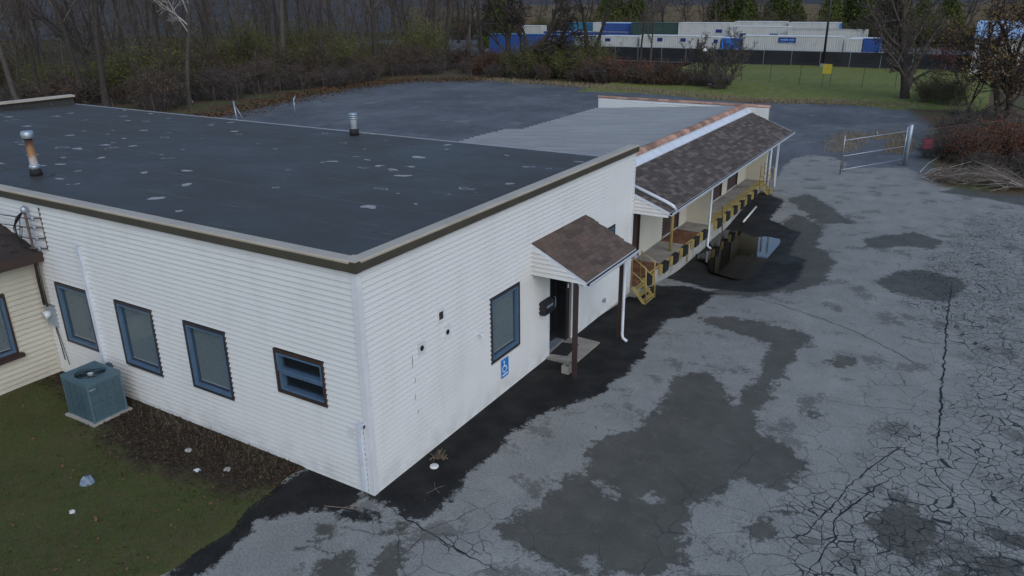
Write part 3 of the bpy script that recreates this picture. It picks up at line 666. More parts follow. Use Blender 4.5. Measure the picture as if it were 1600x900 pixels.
m = MB(); m.box((.012, 2.13, 2.67), (.05, 2.35, 2.92)); vv = m.build('wall_vent', 'trim', bld)
m = MB(); m.box((.0505, 2.175, 2.715), (.054, 2.305, 2.875)); m.build('vent_flap', 'brown', vv)
m = MB(); m.tube([(.01, 3.55, 1.89), (.12, 3.55, 1.89), (.16, 3.56, 1.84)], .03, 8); m.build('overflow_pipe', 'gutter', bld)
m = MB(); m.tube([(.01, 10.05, .39), (.08, 10.05, .39)], .03, 8); m.box((.06, 10.02, .36), (.11, 10.08, .48)); m.build('spigot', 'galv', bld)
# cracked siding and small holes: missing chips as dark slits
for i, (y, z, hh) in enumerate(((1.28, 2.06, .3), (1.33, 1.72, .12), (1.30, 1.35, .16), (1.36, 1.02, .12))):
    m = MB(); m.add([(0.0415, y, z), (0.0415, y+.006, z), (0.0415, y+.024, z+hh*.5), (0.0415, y+.006, z+hh), (0.0415, y+.012, z+hh*.5)], [(0, 1, 2, 3, 4)]); m.build('siding_crack', 'black', bld)

# ------------------------------------------------------------------ things on the building
fl = empty('flue_pipe', 'tall rusty metal flue pipe with galvanised cap on the black roof', 'flue', (-11.9, 1.35, deck(1.35)))
m = MB(); m.lathe([(.10, .12), (.095, .2), (.09, 1.0)], 16); m.build('pipe', 'flue', fl, True)
m = MB(); m.lathe([(.15, 0), (.14, .15), (.105, .18)], 16); m.build('boot', 'rubber', fl, True)
m = MB(); m.lathe([(.11, .19), (.125, .2), (.125, .27), (.10, .29)], 16); m.build('collar', 'galv', fl, True)
m = MB(); m.lathe([(.13, .95), (.145, .97), (.145, 1.1), (.12, 1.13), (.0, 1.13)], 16); m.build('cap', 'galv', fl, True)
m = MB(); m.lathe([(.42, .001), (.40, .016), (.1, .02)], 14); m.build('flashing', 'membrane', fl)
vt = empty('roof_vent', 'short blue-grey roof vent pipe with louvred cap near the rear roof edge', 'vent', (-10.3, 11.45, deck(11.45)))
m = MB(); m.lathe([(.17, 0), (.16, .2), (.12, .23)], 16); m.build('boot', 'rubber', vt, True)
m = MB(); m.lathe([(.115, .2), (.115, .55), (.13, .56)], 16); m.build('pipe', 'gutter', vt, True)
for i in range(3):
    m = MB(); m.lathe([(.13, .56+i*.07), (.155, .57+i*.07), (.155, .605+i*.07), (.12, .625+i*.07)], 16); m.build('cap_ring', 'galv', vt, True)
mb_ = empty('mailbox', 'black wall mailbox with silver slot beside the dark entry door', 'mailbox', (.0, 6.5, 1.32))
m = MB(); m.prism([(.018, -.24, 0), (.20, -.24, .02), (.20, -.24, .26), (.14, -.24, .33), (.018, -.24, .35)], (0, .48, 0)); m.build('box', 'black', mb_)
m = MB(); m.box((.202, -.17, .19), (.206, .15, .25)); m.build('name_plate', 'galv', mb_)
# accessible-parking sign
sg = empty('accessibility_sign', 'blue wheelchair parking sign fixed to the white siding under the window', 'sign', (.048, 4.6, .63))
m = MB(); m.box((-.003, -.155, -.23), (.003, .155, .23)); m.build('plate', 'blue_sign', sg)
def strokes(pts, wd, mat, name, par):
    m = MB()
    for a, b in zip(pts[:-1], pts[1:]): m.bar((.005, a[0], a[1]), (.005, b[0], b[1]), .003, wd, (0, -(b[1]-a[1]), b[0]-a[0]))
    return m.build(name, mat, par)
ys_ = [(-.03+.085*math.cos(t), -.01+.085*math.sin(t)) for t in np.linspace(math.radians(115), math.radians(335), 14)]
strokes(ys_, .02, 'white_paint', 'wheel', sg)
strokes([(-.04, .135), (-.035, .04), (.04, .04), (.075, -.055), (.10, -.045)], .025, 'white_paint', 'figure', sg)
m = MB(); m.tube([(.004, -.045, .165), (.0065, -.045, .165)], .026, 14); m.build('head', 'white_paint', sg)
tm = text_mesh('PARKING', .06, 'white_paint', .0015); o = link('lettering', tm, sg); o.rotation_euler = (math.pi/2, 0, math.pi/2); o.location = (.005, 0, -.165)
# entry slab, mat, block
m = MB(); m.prism([(-.35, 6.6, -.02), (.82, 6.58, -.02), (.83, 8.15, -.02), (-.35, 8.2, -.02)], (0, 0, .05)); m.build('entry_slab', 'concrete', None, label='weathered concrete slab in front of the entry door', cat='slab')
m = MB(); m.prism([(.02, 6.86, .034), (.46, 6.95, .034), (.42, 7.72, .034), (-.02, 7.62, .034)], (0, 0, .012)); m.build('door_mat', 'mat', None, label='black rubber door mat lying on the entry slab', cat='mat')
m = MB(); m.box((.74, 6.10, -.005), (.94, 6.50, .02)); 
for a, b in (((.74, 6.10), (.94, 6.135)), ((.74, 6.465), (.94, 6.50)), ((.74, 6.28), (.94, 6.32)), ((.74, 6.135), (.77, 6.465)), ((.91, 6.135), (.94, 6.465))): m.box((*a, .018), (*b, .2))
m.build('concrete_block', 'concrete', None, label='hollow concrete block standing beside the porch post', cat='block')
# air conditioner
ac = empty('air_conditioner', 'teal-grey outdoor air conditioner standing on a pad by the siding', 'air conditioner', (-7.32, -.80, 0))
m = MB(); m.box((-.54, -.46, -.03), (.54, .46, .06)); m.build('pad', 'concrete2', ac)
m = MB(); m.box((-.46, -.38, .061), (.46, .38, .95)); m.box((-.475, -.395, .061), (-.43, -.35, .98)); m.box((.43, -.395, .061), (.475, -.35, .98)); m.box((-.475, .35, .061), (-.43, .395, .98)); m.box((.43, .35, .061), (.475, .395, .98)); m.build('cabinet', 'ac', ac)
m = MB(); n_ = 32; vs = []
for i in range(n_):
    t = 2*math.pi*i/n_; c_, s_ = math.cos(t), math.sin(t); q = max(abs(c_), abs(s_)); vs += [(.32*c_, .32*s_, 1.02), (.48*c_/q, .40*s_/q, 1.02)]
m.add(vs, [(2*i, 2*i+1, (2*i+3) % (2*n_), (2*i+2) % (2*n_)) for i in range(n_)])
o_ = len(m.v); m.v += [(x, y, .95) for x, y, z in vs]; m.f += [(o_+2*i, 2*i, (2*i+2) % (2*n_), o_+(2*i+2) % (2*n_)) for i in range(n_)]+[(2*i+1, o_+2*i+1, o_+(2*i+3) % (2*n_), (2*i+3) % (2*n_)) for i in range(n_)]
m.build('top_cover', 'ac', ac)
m = MB(); m.lathe([(.315, .951), (.315, .953)], 24); m.build('fan_well', 'black', ac)
fan = MB(); fan.lathe([(.06, .96), (.06, 1.0), (.03, 1.01)], 12); fo = fan.build('fan_hub', 'trim', ac)
for i in range(4):
    t = i*math.pi/2+.4; c_, s_ = math.cos(t), math.sin(t); m = MB()
    m.add([(.06*c_, .06*s_, .985), (.27*c_-.08*s_, .27*s_+.08*c_, .98), (.27*c_+.09*s_, .27*s_-.09*c_, .962), (.06*c_+.03*s_, .06*s_-.03*c_, .965)], [(0, 1, 2, 3)]); m.build('fan_blade', 'ac_dark', fo)
for r in (.1, .17, .24, .315):
    m = MB(); m.tube([(r*math.cos(t), r*math.sin(t), 1.018) for t in np.linspace(0, 2*math.pi, 25)], .005, 4); m.build('guard_wire', 'ac_dark', ac)
for sx, (ox, oy, ux, uy) in enumerate(((-.43, -.381, 1, 0), (.461, -.35, 0, 1))):
    Lx = .86 if sx == 0 else .70; ncol = 4
    for c_ in range(ncol):
        for r_ in range(4):
            a0 = Lx*c_/ncol+.012; a1 = Lx*(c_+1)/ncol-.012; z0 = .10+r_*.205; z1 = z0+.19
            m = MB(); nx, ny = (0, -1) if sx == 0 else (1, 0)
            m.hexa([(ox+ux*a0, oy+uy*a0, z0), (ox+ux*a1, oy+uy*a1, z0), (ox+ux*a1+nx*.02, oy+uy*a1+ny*.02, z0+.01), (ox+ux*a0+nx*.02, oy+uy*a0+ny*.02, z0+.01)], [(ox+ux*a0, oy+uy*a0, z1), (ox+ux*a1, oy+uy*a1, z1), (ox+ux*a1+nx*.006, oy+uy*a1+ny*.006, z1), (ox+ux*a0+nx*.006, oy+uy*a0+ny*.006, z1)])
            m.build('louvre_panel', 'ac_dark', ac)
m = MB(); m.box((.482, -.36, .83), (.492, -.22, .865)); m.build('maker_plate', 'galv', ac)
m = MB(); m.box((-7.93, -.10, .55), (-7.78, -.018, .80)); m.tube([(-7.86, -.06, .55), (-7.84, -.10, .3), (-7.5, -.3, .12)], .02, 6); m.build('disconnect_box', 'ac_dark', None, label='small grey disconnect switch box on the siding above the air conditioner', cat='switch box')
# electricity meter and service mast
mt = empty('electric_meter', 'round electric meter on a grey box in the corner of the side wall', 'meter', (-9.86, -.02, 1.62))
m = MB(); m.box((-.15, -.10, -.30), (.15, 0, .22)); m.build('meter_box', 'galv', mt)
m = MB(); m.tube([(0, -.10, .02), (0, -.22, .02)], .095, 16); m.build('meter_glass', 'glassy_white', mt, True)
m = MB(); m.tube([(.05, -.06, -.3), (.08, -.05, -.6), (.1, -.04, -1.2)], .012, 5); m.tube([(.10, -.06, -.3), (.17, -.05, -.7), (.25, -.04, -1.3)], .008, 5); m.build('meter_lead', 'cable', mt)
ma = empty('service_mast', 'rusty service conduit with insulators and weatherhead on the side wall', 'conduit', (-9.83, -.14, 0))
m = MB(); m.tube([(0, 0, 1.85), (0.0, 0, 3.2), (.0, 0, 4.16)], .03, 8); m.build('conduit', 'galv_rust', ma, True)
m = MB(); m.lathe([(.05, 4.14), (.075, 4.18), (.07, 4.26), (.02, 4.31)], 10); m.build('weatherhead', 'galv', ma, True)
m = MB(); m.box((.40, .10, 3.28), (.43, .122, 4.30)); m.build('insulator_rack', 'galv_rust', ma)
iz = (4.05, 3.83, 3.57, 3.33)
for z in iz:
    m = MB(); m.tube([(.415, .10, z), (.22, -.02, z), (.02, -.08, z)], .018, 6); b_ = m.build('insulator_arm', 'galv_rust', ma)
    m = MB(); m.lathe([(.03, -.05), (.05, -.03), (.03, 0), (.05, .03), (.03, .05)], 10, (.28, .0, z)); m.build('insulator', 'galv', b_, True)
m = MB()
for i in range(6):
    a = random.uniform(3.3, 4.2); m.tube([(0, 0, 4.2), (-.18-.05*i, -.12, 4.05-.06*i), (-.30+.03*i, -.16, 3.8-.08*i), (-.05, -.1, iz[i % 4])], .010, 5)
m.tube([(.02, -.03, 3.3), (.0, -.06, 2.6), (-.02, -.05, 1.9)], .03, 7)
m.build('drip_loop', 'cable', ma)
for i, z in enumerate(iz):
    a = Vector((-9.83, -.22, z)); b = Vector((-31, -2.0-i*.4, 4.75-i*.28)); pts = []
    for t in np.linspace(0, 1, 20): p = a.lerp(b, t); p.z -= .5*4*t*(1-t)*.6; pts.append(p)
    m = MB(); m.tube(pts, .011, 5); m.build('overhead_wire', 'cable', None, label=('top', 'second', 'third', 'lowest')[i]+' black service wire leaving the insulators by the neighbour roof', cat='wire', group='service wires')

# ------------------------------------------------------------------ neighbouring house
hs = empty('neighbour_house', 'cream sided neighbour house with dark shingle roof touching the white wall', 'house', (0, 0, 0))
wall(hs, 'house_wall', (-10.13, -9), (0, 1), (1, 0), 8.98, .02, 3.02, [(9-2.25, 9-.88, .86, 2.36)], mat='cream', pitch=.125, th=.14)
window(hs, (-10.13, -9), (0, 1), (1, 0), 9-2.25, 9-.88, .86, 2.36, 'fixed', 'brown')
m = MB(); m.box((-10.11, -2.33, .77), (-9.99, -.80, .86)); m.build('window_sill', 'brown', hs)
m = MB(); m.box((-10.128, -.09, 0), (-10.10, -.03, 3.02)); m.build('corner_post', 'cream', hs)
m = MB(); m.box((-17, -9, .0), (-16.8, -.05, 3)); m.box((-16.8, -9, 0), (-10.3, -8.85, 3)); m.box((-13, -9, 0), (-12.9, -.05, 3.)); m.build('rear_wall', 'cream', hs)
m = MB(); hz_ = lambda x: 3.22+(-9.72-x)*.30
m.prism([(-9.72, -9.3, hz_(-9.72)-.03), (-13.4, -9.3, hz_(-13.4)-.03), (-17.3, -9.3, hz_(-9.72)-.1), (-17.3, -9.3, hz_(-9.72)-.2), (-13.4, -9.3, hz_(-13.4)-.16), (-9.72, -9.3, hz_(-9.72)-.16)], (0, 9.27, 0)); hr = m.build('roof', 'brown', hs)
# roof shingles of the house (in view only near the wall): courses
mshs = []
for vv in range(3):
    b = MB(); b.hexa([(0, .003, -.004), (-.2, .003, .056), (-.2, .327, .056), (0, .327, -.004)], [(0, .003, .012), (-.2, .003, .07), (-.2, .327, .07), (0, .327, .012)]); mshs.append(b.mesh('shingle', 'shingle_house'))
for i in range(22):
    for j in range(9):
        x = -9.70-i*.165; y = -.40-j*.33-(i % 2)*.165+.13*(1 if j == 0 and i % 2 else 0)
        if x < -13.2: continue
        o = link('shingle', mshs[(i+j) % 3], hr); o.location = (x, y, hz_(x)-.022)
m = MB(); m.box((-9.72, -9.3, hz_(-9.72)-.24), (-9.69, -.03, hz_(-9.72)-.0)); m.build('fascia', 'brown', hs)

# ------------------------------------------------------------------ dock wing
dk = empty('loading_dock_wing', 'cream loading dock wing with shingled canopy and grey metal roof', 'building')
ZT, XD, XW = .34, .22, -.74; Y0, Y1 = LB, 28.3
ds = [(12.5, 14.6), (16.8, 18.6), (22.9, 24.2), (25.0, 26.7)]
wall(dk, 'back_wall', (XW, Y0), (0, 1), (1, 0), Y1-Y0, ZT, 3.14, [(a-Y0, b-Y0, ZT, 2.65) for a, b in ds], mat='cream')
for i, (a, b) in enumerate(ds):
    m = MB(); m.box((XW-.10, a+.06, ZT+.01), (XW-.04, b-.06, 2.60)); d_ = m.build('dock_door', 'door_brown', dk)
    n_ = 2
    for j in range(1, 5):
        z = ZT+.01+j*.45; m = MB(); m.box((XW-.041, a+.07, z), (XW-.032, b-.07, z+.015)); m.build('panel_joint', 'brown', d_)
    m = MB(); m.box((XW-.12, a, ZT), (XW+.03, a+.06, 2.65)); m.box((XW-.12, b-.06, ZT), (XW+.03, b, 2.65)); m.box((XW-.12, a+.06, 2.60), (XW+.03, b-.06, 2.65)); m.build('door_frame', 'brown', dk)
    m = MB(); m.box((XW-.02, a+.06, ZT), (XW+.04, b-.06, ZT+.02)); m.build('door_sill', 'trim', dk)
for yy in (19.55, 28.2):
    wall(dk, 'partition', (XW, yy), (1, 0), (0, -1), XD-.02-XW, ZT, 2.74, mat='cream', th=.12)
    m = MB(); m.box((XD-.06, yy-.025, ZT), (XD-.015, yy+.12, 2.74)); m.build('corner_post', 'trim', dk)
m = MB(); m.box((-8.6, Y0+.05, -.9), (XD, Y1+.1, ZT-.12)); m.build('dock_wall', 'concrete2', dk)
pls = [(12.06, 14.15, 'rust'), (14.16, 16.6, 'concrete'), (16.61, 18.3, 'rust'), (18.31, 21.3, 'concrete'), (21.31, 24.6, 'concrete'), (24.61, 28.3, 'concrete')]
for a, b, mm in pls:
    m = MB(); m.box((-1.2, a, ZT-.12), (XD+.005, b, ZT+(.006 if mm == 'rust' else 0))); m.build('dock_plate' if mm == 'rust' else 'dock_slab', mm, dk)
m = MB(); m.box((XD-.30, 19.7, ZT+.002), (XD+.008, 28.2, ZT+.012)); m.build('yellow_edge', 'yellow', dk)
m = MB(); m.box((XD+.006, 12.9, ZT-.05), (XD+.024, 28.2, ZT-.0)); m.build('edge_angle', 'yellow', dk)
by = [12.85, 14.35, 15.35, 16.35, 17.6, 18.6, 20.4, 21.6, 22.7, 23.75, 24.85, 25.95]
for y in by:
    m = MB(); m.box((XD+.025, y-.2, ZT-.32), (XD+.17, y+.2, ZT+.02)); b_ = m.build('dock_bumper', 'rubber', dk)
    for q in range(3):
        m = MB(); m.box((XD+.171, y-.2, ZT-.29+q*.1), (XD+.178, y+.2, ZT-.21+q*.1)); m.build('bumper_pad', 'rubber', b_)
    m = MB(); m.box((XD+.025, y-.31, ZT-.34), (XD+.11, y-.202, ZT+.005)); m.build('bumper_bracket', 'yellow', b_)
for y in (13.4, 16.9):
    m = MB(); m.box((XD+.026, y, ZT-.75), (XD+.05, y+.12, ZT-.1)); m.build('yellow_channel', 'yellow', dk)
m = MB(); m.tube([(.06, 15.6, ZT), (.06, 15.6, 2.68)], .055, 12); m.build('canopy_post', 'yellow', dk, True)
for y in (28.45,):
    m = MB(); m.tube([(.30, y, -.1), (.30, y, 2.5)], .05, 8); m.build('downspout', 'gutter', dk, True)
    m = MB(); m.box((.5, y+.3, -.1), (.58, y+.38, 2.6)); m.build('canopy_post', 'gutter', dk)
m = MB(); m.tube([(1.12, 18.9, 2.60), (1.05, 18.92, 2.5), (.34, 19.15, 2.30), (.31, 19.17, 2.15), (.31, 19.17, -.38), (.36, 19.15, -.45), (.5, 19.05, -.47)], .045, 8); m.build('downspout', 'gutter', dk, True)
m = MB(); m.tube([(1.12, 23.9, 2.60), (1.0, 23.9, 2.52), (.3, 23.9, 2.48)], .04, 8); m.build('downspout', 'gutter', dk, True)
# canopy
zc = lambda x: 3.19-.385*x
XE, XR = 1.16, -1.06
m = MB(); m.prism([(XR, Y0+.03, zc(XR)-.03), (XE, Y0+.03, zc(XE)-.03), (XE, Y0+.03, zc(XE)-.12), (XR, Y0+.03, zc(XR)-.12)], (0, Y1-Y0+.0, 0)); cp = m.build('canopy_roof', 'fascia', dk)
shingles(cp, XR, XE, Y0+.005, Y1+.065, lambda x: zc(x)-.02, .142, .31, 'shingle_dock', 300)
m = MB(); m.box((-.7, Y0+.1, 2.70), (1.1, Y1, 2.712)); m.build('soffit', 'trim', cp)
m = MB(); m.box((.0, Y0+.1, 2.55), (.12, Y1-.1, 2.70)); m.box((.98, Y0+.06, 2.58), (1.12, Y1, 2.70)); m.build('beam', 'trim', cp)
f = lambda a: zc(a)-.12
wall(cp, 'gable', (.025, Y0+.05), (1, 0), (0, -1), 1.10, 2.54, 3.24, mat='vinyl', top=f, th=.05)
m = MB(); m.prism([(.025, Y0+.01, zc(.025)-.03), (XE, Y0+.01, zc(XE)-.03), (XE, Y0+.01, zc(XE)-.13), (.025, Y0+.01, zc(.025)-.13)], (0, .022, 0)); m.build('rake_board', 'gutter', cp)
m = MB(); m.prism([(XR, Y1+.035, zc(XR)-.0), (XE, Y1+.035, zc(XE)-.0), (XE, Y1+.035, zc(XE)-.13), (XR, Y1+.035, zc(XR)-.13)], (0, .025, 0)); m.build('rake_board', 'gutter', cp)
gutter(cp, XE+.0, Y0-.0, Y1+.1, zc(XE)-.03)
m = MB(); m.tube([(-.7, Y0+.29, zc(-.7)+.06), (.9, Y0+.42, zc(.9)+.06), (1.12, Y0+.44, zc(1.12)+.04), (1.2, Y0+.45, zc(1.2)-.06)], .055, 8); m.build('downspout', 'gutter', cp, True)
m = MB(); m.box((XR-.02, Y0+.1, zc(XR)-.05), (XR+.02, Y1+.05, zc(XR)+.2)); m.hexa([(XR+.02, Y0+.1, zc(XR+.02)+.0), (XR+.30, Y0+.1, zc(XR+.30)+.0), (XR+.30, Y1+.05, zc(XR+.30)+.0), (XR+.02, Y1+.05, zc(XR+.02)+.0)], [(XR+.02, Y0+.1, zc(XR+.02)+.16), (XR+.30, Y0+.1, zc(XR+.30)+.035), (XR+.30, Y1+.05, zc(XR+.30)+.035), (XR+.02, Y1+.05, zc(XR+.02)+.16)]); m.build('ridge_flashing', 'gutter', dk)
def cap_tile(L, r):
    b = MB(); n = 7; vs = []
    for (s, rr, zz) in ((0, r*1.0, .0), (L*.93, r*.92, .0), (L, r*.88, -.01)):
        for j in range(n):
            t = math.pi*j/(n-1); vs.append((rr*math.cos(t), s, rr*.75*math.sin(t)+zz))
    o2 = len(vs); vs += [(x*.86, y, z*.82-.005) for x, y, z in vs]
    fs = [(i*n+j, i*n+j+1, (i+1)*n+j+1, (i+1)*n+j) for i in range(2) for j in range(n-1)]+[(o2+i*n+j, o2+(i+1)*n+j, o2+(i+1)*n+j+1, o2+i*n+j+1) for i in range(2) for j in range(n-1)]+[(j, o2+j, o2+j+1, j+1) for j in range(n-1)]
    b.add(vs, fs); return b.mesh('ridge_tile', 'terra', False)
tm_ = cap_tile(.5, .18)
for i in range(33):
    o = link('ridge_tile', tm_, dk); o.location = (XR-.06, Y0+.1+i*.492, zc(XR)+.15); o.rotation_euler = (random.uniform(-.01, .01), random.uniform(-.03, .03), random.uniform(-.015, .015))
# metal roof: separate ribbed sheets
zm = lambda x: zc(XR)+.12+(x-XR)*.072
n_sh = 19; wsh = (Y1-Y0-.05)/n_sh
for i in range(n_sh):
    y0 = Y0+.03+i*wsh; prof = []; nr = 2
    for r in range(nr):
        p0 = y0+r*wsh/nr; prof += [(p0, 0), (p0+.012, .095), (p0+.09, .095), (p0+.102, 0)]
    prof.append((y0+wsh, 0)); xl = -8.7-(max(0, .9-.02*(i-7)**2) if i < 10 else .0)-random.uniform(0, .06)
    v = []; f = []
    for (yy, zz) in prof: v += [(XR-.05, yy, zm(XR)+zz), (xl, yy, zm(xl)+zz)]
    for j in range(len(prof)-1): f.append((2*j, 2*j+1, 2*j+3, 2*j+2))
    npv = len(v); v += [(x, y, z-.006) for x, y, z in v]; f += [tuple(npv+q for q in ff[::-1]) for ff in f[:]]
    f += [(2*j+1, npv+2*j+1, npv+2*j+3, 2*j+3) for j in range(len(prof)-1)]
    m = MB(); m.add(v, f); m.build('roof_sheet', 'metal', dk)
m = MB(); m.prism([(XR+.0, Y0+.04, zm(XR)-.03), (-8.66, Y0+.04, zm(-8.66)-.03), (-8.66, Y0+.04, 2.8), (XR, Y0+.04, 2.8)], (0, Y1-Y0-.1, 0)); m.build('roof_deck', 'sheath', dk)
m = MB(); m.box((-8.66, Y0+.05, -.7), (-8.5, Y1, 2.9)); m.box((-8.5, Y1-.08, -.7), (-.1, Y1+.08, 2.9)); m.build('rear_wall', 'vinyl', dk)
# far gable parapet
wall(dk, 'parapet_wall', (-8.72, Y1+.09), (1, 0), (0, -1), 8.72, 2.95, 3.75, mat='vinyl', th=.14)
tm2 = cap_tile(.56, .13)
for i in range(16):
    o = link('parapet_tile', tm2, dk); o.rotation_euler = (0, 0, -math.pi/2); o.location = (-8.76+i*.55, Y1+.16, 3.75+random.uniform(-.008, .008))

# yellow stairs
def stairs(label, loc, rise):
    r = empty('dock_stairs', label, 'stairs', loc, 0, 'yellow dock stairs')
    for yy in (0., .72):
        m = MB(); m.bar((.0, yy, 0), (.42, yy, -rise), .025, .10); m.build('stringer', 'yellow', r)
        m = MB(); m.tube([(-.04, yy, -.02), (-.04, yy, .95), (.40, yy, .95-rise*.55), (.46, yy, -rise)], .021, 8); m.tube([(-.04, yy, .5), (.43, yy, .48-rise*.62)], .016, 6); m.build('handrail', 'yellow', r, True)
    for i in range(3):
        x = .03+i*.145; z = -rise*(i+.35)/3.3
        t = MB()
        for q in range(4): t.box((x+q*.038, .013, z-.03), (x+q*.038+.018, .707, z))
        t.box((x, .013, z-.05), (x+.012, .707, z+.003)); t.build('tread', 'yellow', r)
    m = MB(); m.tube([(.43, 0, -rise+.03), (.43, .72, -rise+.03)], .018, 6); m.build('brace', 'yellow', r)
    return r
stairs('yellow steel stairs climbing to the dock by the white wall corner', (.28, 11.68, .33), .5)
stairs('yellow steel stairs at the dock end under the white downspouts', (.28, 27.0, .33), .36)
m = MB(); m.tube([(.48, 20.6, -.42), (.36, 20.75, .1), (.26, 20.95, .75)], [.02, .025, .016], 6); m.build('leaning_stick', 'bark', None, label='dark wooden stick leaning against the dock bumpers', cat='stick')
m = MB(); m.tube([(.75, 22.6, -.24), (.75, 24.6, -.05)], .04, 8); m.build('fallen_pipe', 'rubbish_white', None, True, label='white plastic pipe lying on wet asphalt along the dock', cat='pipe')
m = MB()
for i in range(60):
    a = rng.normal(0, 1, 2); x, y = .85+.35*a[0], 19.9+.9*a[1]; z = float(gz(x, y)); s = random.uniform(.03, .11)
    m.hexa([(x-s, y-s*.7, z-.02), (x+s*.8, y-s, z-.02), (x+s, y+s*.8, z-.02), (x-s*.7, y+s, z-.02)], [(x-s*.6, y-s*.4, z+s*.7), (x+s*.5, y-s*.6, z+s*.8), (x+s*.4, y+s*.5, z+s*.5), (x-s*.5, y+s*.4, z+s*.6)])
m.build('rubble', 'rubber', None, kind='stuff', label='dark broken asphalt rubble at the dock foot', cat='rubble')

# ------------------------------------------------------------------ front lawn
POLY['dirt'] = [[(-10.2, .2), (-10.2, -.5), (-8.2, -.7), (-6.6, -1.3), (-4.8, -1.75), (-3., -1.5), (-2.1, -1.35), (-1.5, -.6), (-1.2, .2)]]
lx = steps((-30, -10, 1.), (-10, -1.0, .12)); ly = steps((-14, -5, .5), (-5, .05, .12))
def lawn_edge(y): return -1.5+.1*np.sin(y*1.9)+.05*np.sin(y*5.3)+np.where(y > -1.2, -(y+1.2)*.05, 0)
def lawnz(x, y):
    e = np.clip((lawn_edge(y)-x)/.25, -1, 1); return -.015+.035*np.clip(e, 0, 1)+np.where(e < 0, -.05, 0)+.012*np.sin(x*2.1)*np.sin(y*1.7)
lawn = link('lawn', grid(lx, ly, lawnz, 'lawn', 'lawn', ('dirt',)), kind='structure', label='mossy green front lawn with a bare dirt strip')
def blades(n, xf, hmin, hmax, wd, mat, name, **kw):
    P_ = xf(n); n = len(P_); a = rng.uniform(0, 2*np.pi, n); h = rng.uniform(hmin, hmax, n); ln = rng.normal(0, .35, (n, 2))*h[:, None]
    dx = np.cos(a)*wd; dy = np.sin(a)*wd
    v = np.zeros((n, 3, 3)); v[:, 0] = P_+np.stack([dx, dy, 0*dx], 1); v[:, 1] = P_-np.stack([dx, dy, 0*dx], 1); v[:, 2] = P_+np.stack([ln[:, 0], ln[:, 1], h], 1)
    return link(name, npmesh(name, v.reshape(-1, 3), np.arange(3*n).reshape(-1, 3), mat), kind='stuff', **kw)
def lawnpts(n):
    x = rng.uniform(-10.0, -1.35, n); y = rng.uniform(-5.5, -.02, n); d = sdf(x, y, POLY['dirt'])
    ok = (x < lawn_edge(y)+rng.normal(0, .05, n)) & (rng.uniform(0, 1, n) < np.where(d > -.1, .06, 1.))
    x, y = x[ok], y[ok]; return np.stack([x, y, lawnz(x, y)-.005], 1)
blades(110000, lawnpts, .02, .055, .004, 'grass', 'lawn_grass', label='short green grass blades on the front lawn', cat='grass')
def leaves(P_, smin, smax, mat, name, flat=.35, **kw):
    n = len(P_); s = rng.uniform(smin, smax, n); a = rng.uniform(0, 2*np.pi, n); tx = rng.normal(0, flat, (n, 2))
    u = np.stack([np.cos(a), np.sin(a), tx[:, 0]], 1)*s[:, None]; w_ = np.stack([-np.sin(a), np.cos(a), tx[:, 1]], 1)*s[:, None]*.6
    v = np.stack([P_-u, P_+w_, P_+u, P_-w_], 1).reshape(-1, 3)
    return link(name, npmesh(name, v, np.arange(4*n).reshape(-1, 4), mat), kind='stuff', **kw)
n = 4200; x = rng.uniform(-10, -1.7, n); y = -.05-np.abs(rng.normal(0, .75, n)); ok = sdf(x, y, POLY['dirt']) > -.25; x, y = x[ok], y[ok]
x2 = rng.uniform(-10, -1.7, 260); y2 = rng.uniform(-5.5, -1, 260)
x = np.concatenate([x, x2]); y = np.concatenate([y, y2])
leaves(np.stack([x, y, lawnz(x, y)+.02], 1), .012, .04, 'leaf_dark', 'fallen_leaves', label='dead brown leaves along the side wall', cat='leaves')
def weeds(n):
    x = rng.uniform(-7, -2, n); y = -.08-np.abs(rng.normal(0, .35, n)); return np.stack([x, y, lawnz(x, y)], 1)
blades(500, weeds, .05, .25, .003, 'wood_grey', 'dry_weeds', label='thin dry weeds in the dirt beside the side wall', cat='weeds')
def litterthing(name, x, y, r, mat, label, cat, z=None, flat=.3, seed=1):
    rr = random.Random(seed); m = MB(); z = (float(lawnz(np.array(x), np.array(y))) if x < -1.3 else float(gz(x, y))) if z is None else z
    ring = lambda k2, hh: [(x+r*k2*rr.uniform(.65, 1.15)*math.cos(t), y+r*k2*.75*rr.uniform(.65, 1.15)*math.sin(t), z+hh*rr.uniform(.6, 1.3)) for t in np.linspace(0, 2*math.pi, 11)[:-1]]
    vs = ring(1, .004)+ring(.7, r*flat)+ring(.3, r*flat*1.4)+[(x, y, z+r*flat*1.2)]
    fs = [(i*10+j, i*10+(j+1) % 10, (i+1)*10+(j+1) % 10, (i+1)*10+j) for i in range(2) for j in range(10)]+[(20+j, 20+(j+1) % 10, 30) for j in range(10)]
    m.add(vs, fs); return m.build(name, mat, None, label=label, cat=cat)
litterthing('rag', -4.94, -2.53, .17, 'rag', 'crumpled blue-grey rag lying on the lawn', 'rag', flat=.6)
litterthing('paper_scrap', -4.36, -3.18, .08, 'rubbish_white', 'torn white paper scrap on the green lawn', 'paper', flat=.2, seed=2)
litterthing('flat_stone', -4.23, -.82, .10, 'concrete2', 'pale flat stone on the dirt, nearer the air conditioner', 'stone', flat=.35, seed=3)
litterthing('flat_stone', -3.0, -.87, .10, 'concrete2', 'pale flat stone on the dirt below the hung window', 'stone', flat=.35, seed=4)
litterthing('plastic_scrap', -3.49, -1.2, .09, 'glassy_white', 'clear plastic scrap at the edge of the dirt strip', 'plastic', flat=.25, seed=5)
m = MB(); m.lathe([(.085, 0), (.09, .012), (.085, .03), (.06, .035)], 18, (.44, 1.27, .002)); m.build('plastic_plate', 'rubbish_white', None, True, label='round white plastic plate on wet asphalt by the front wall', cat='plate')
m = MB(); rr = random.Random(5)
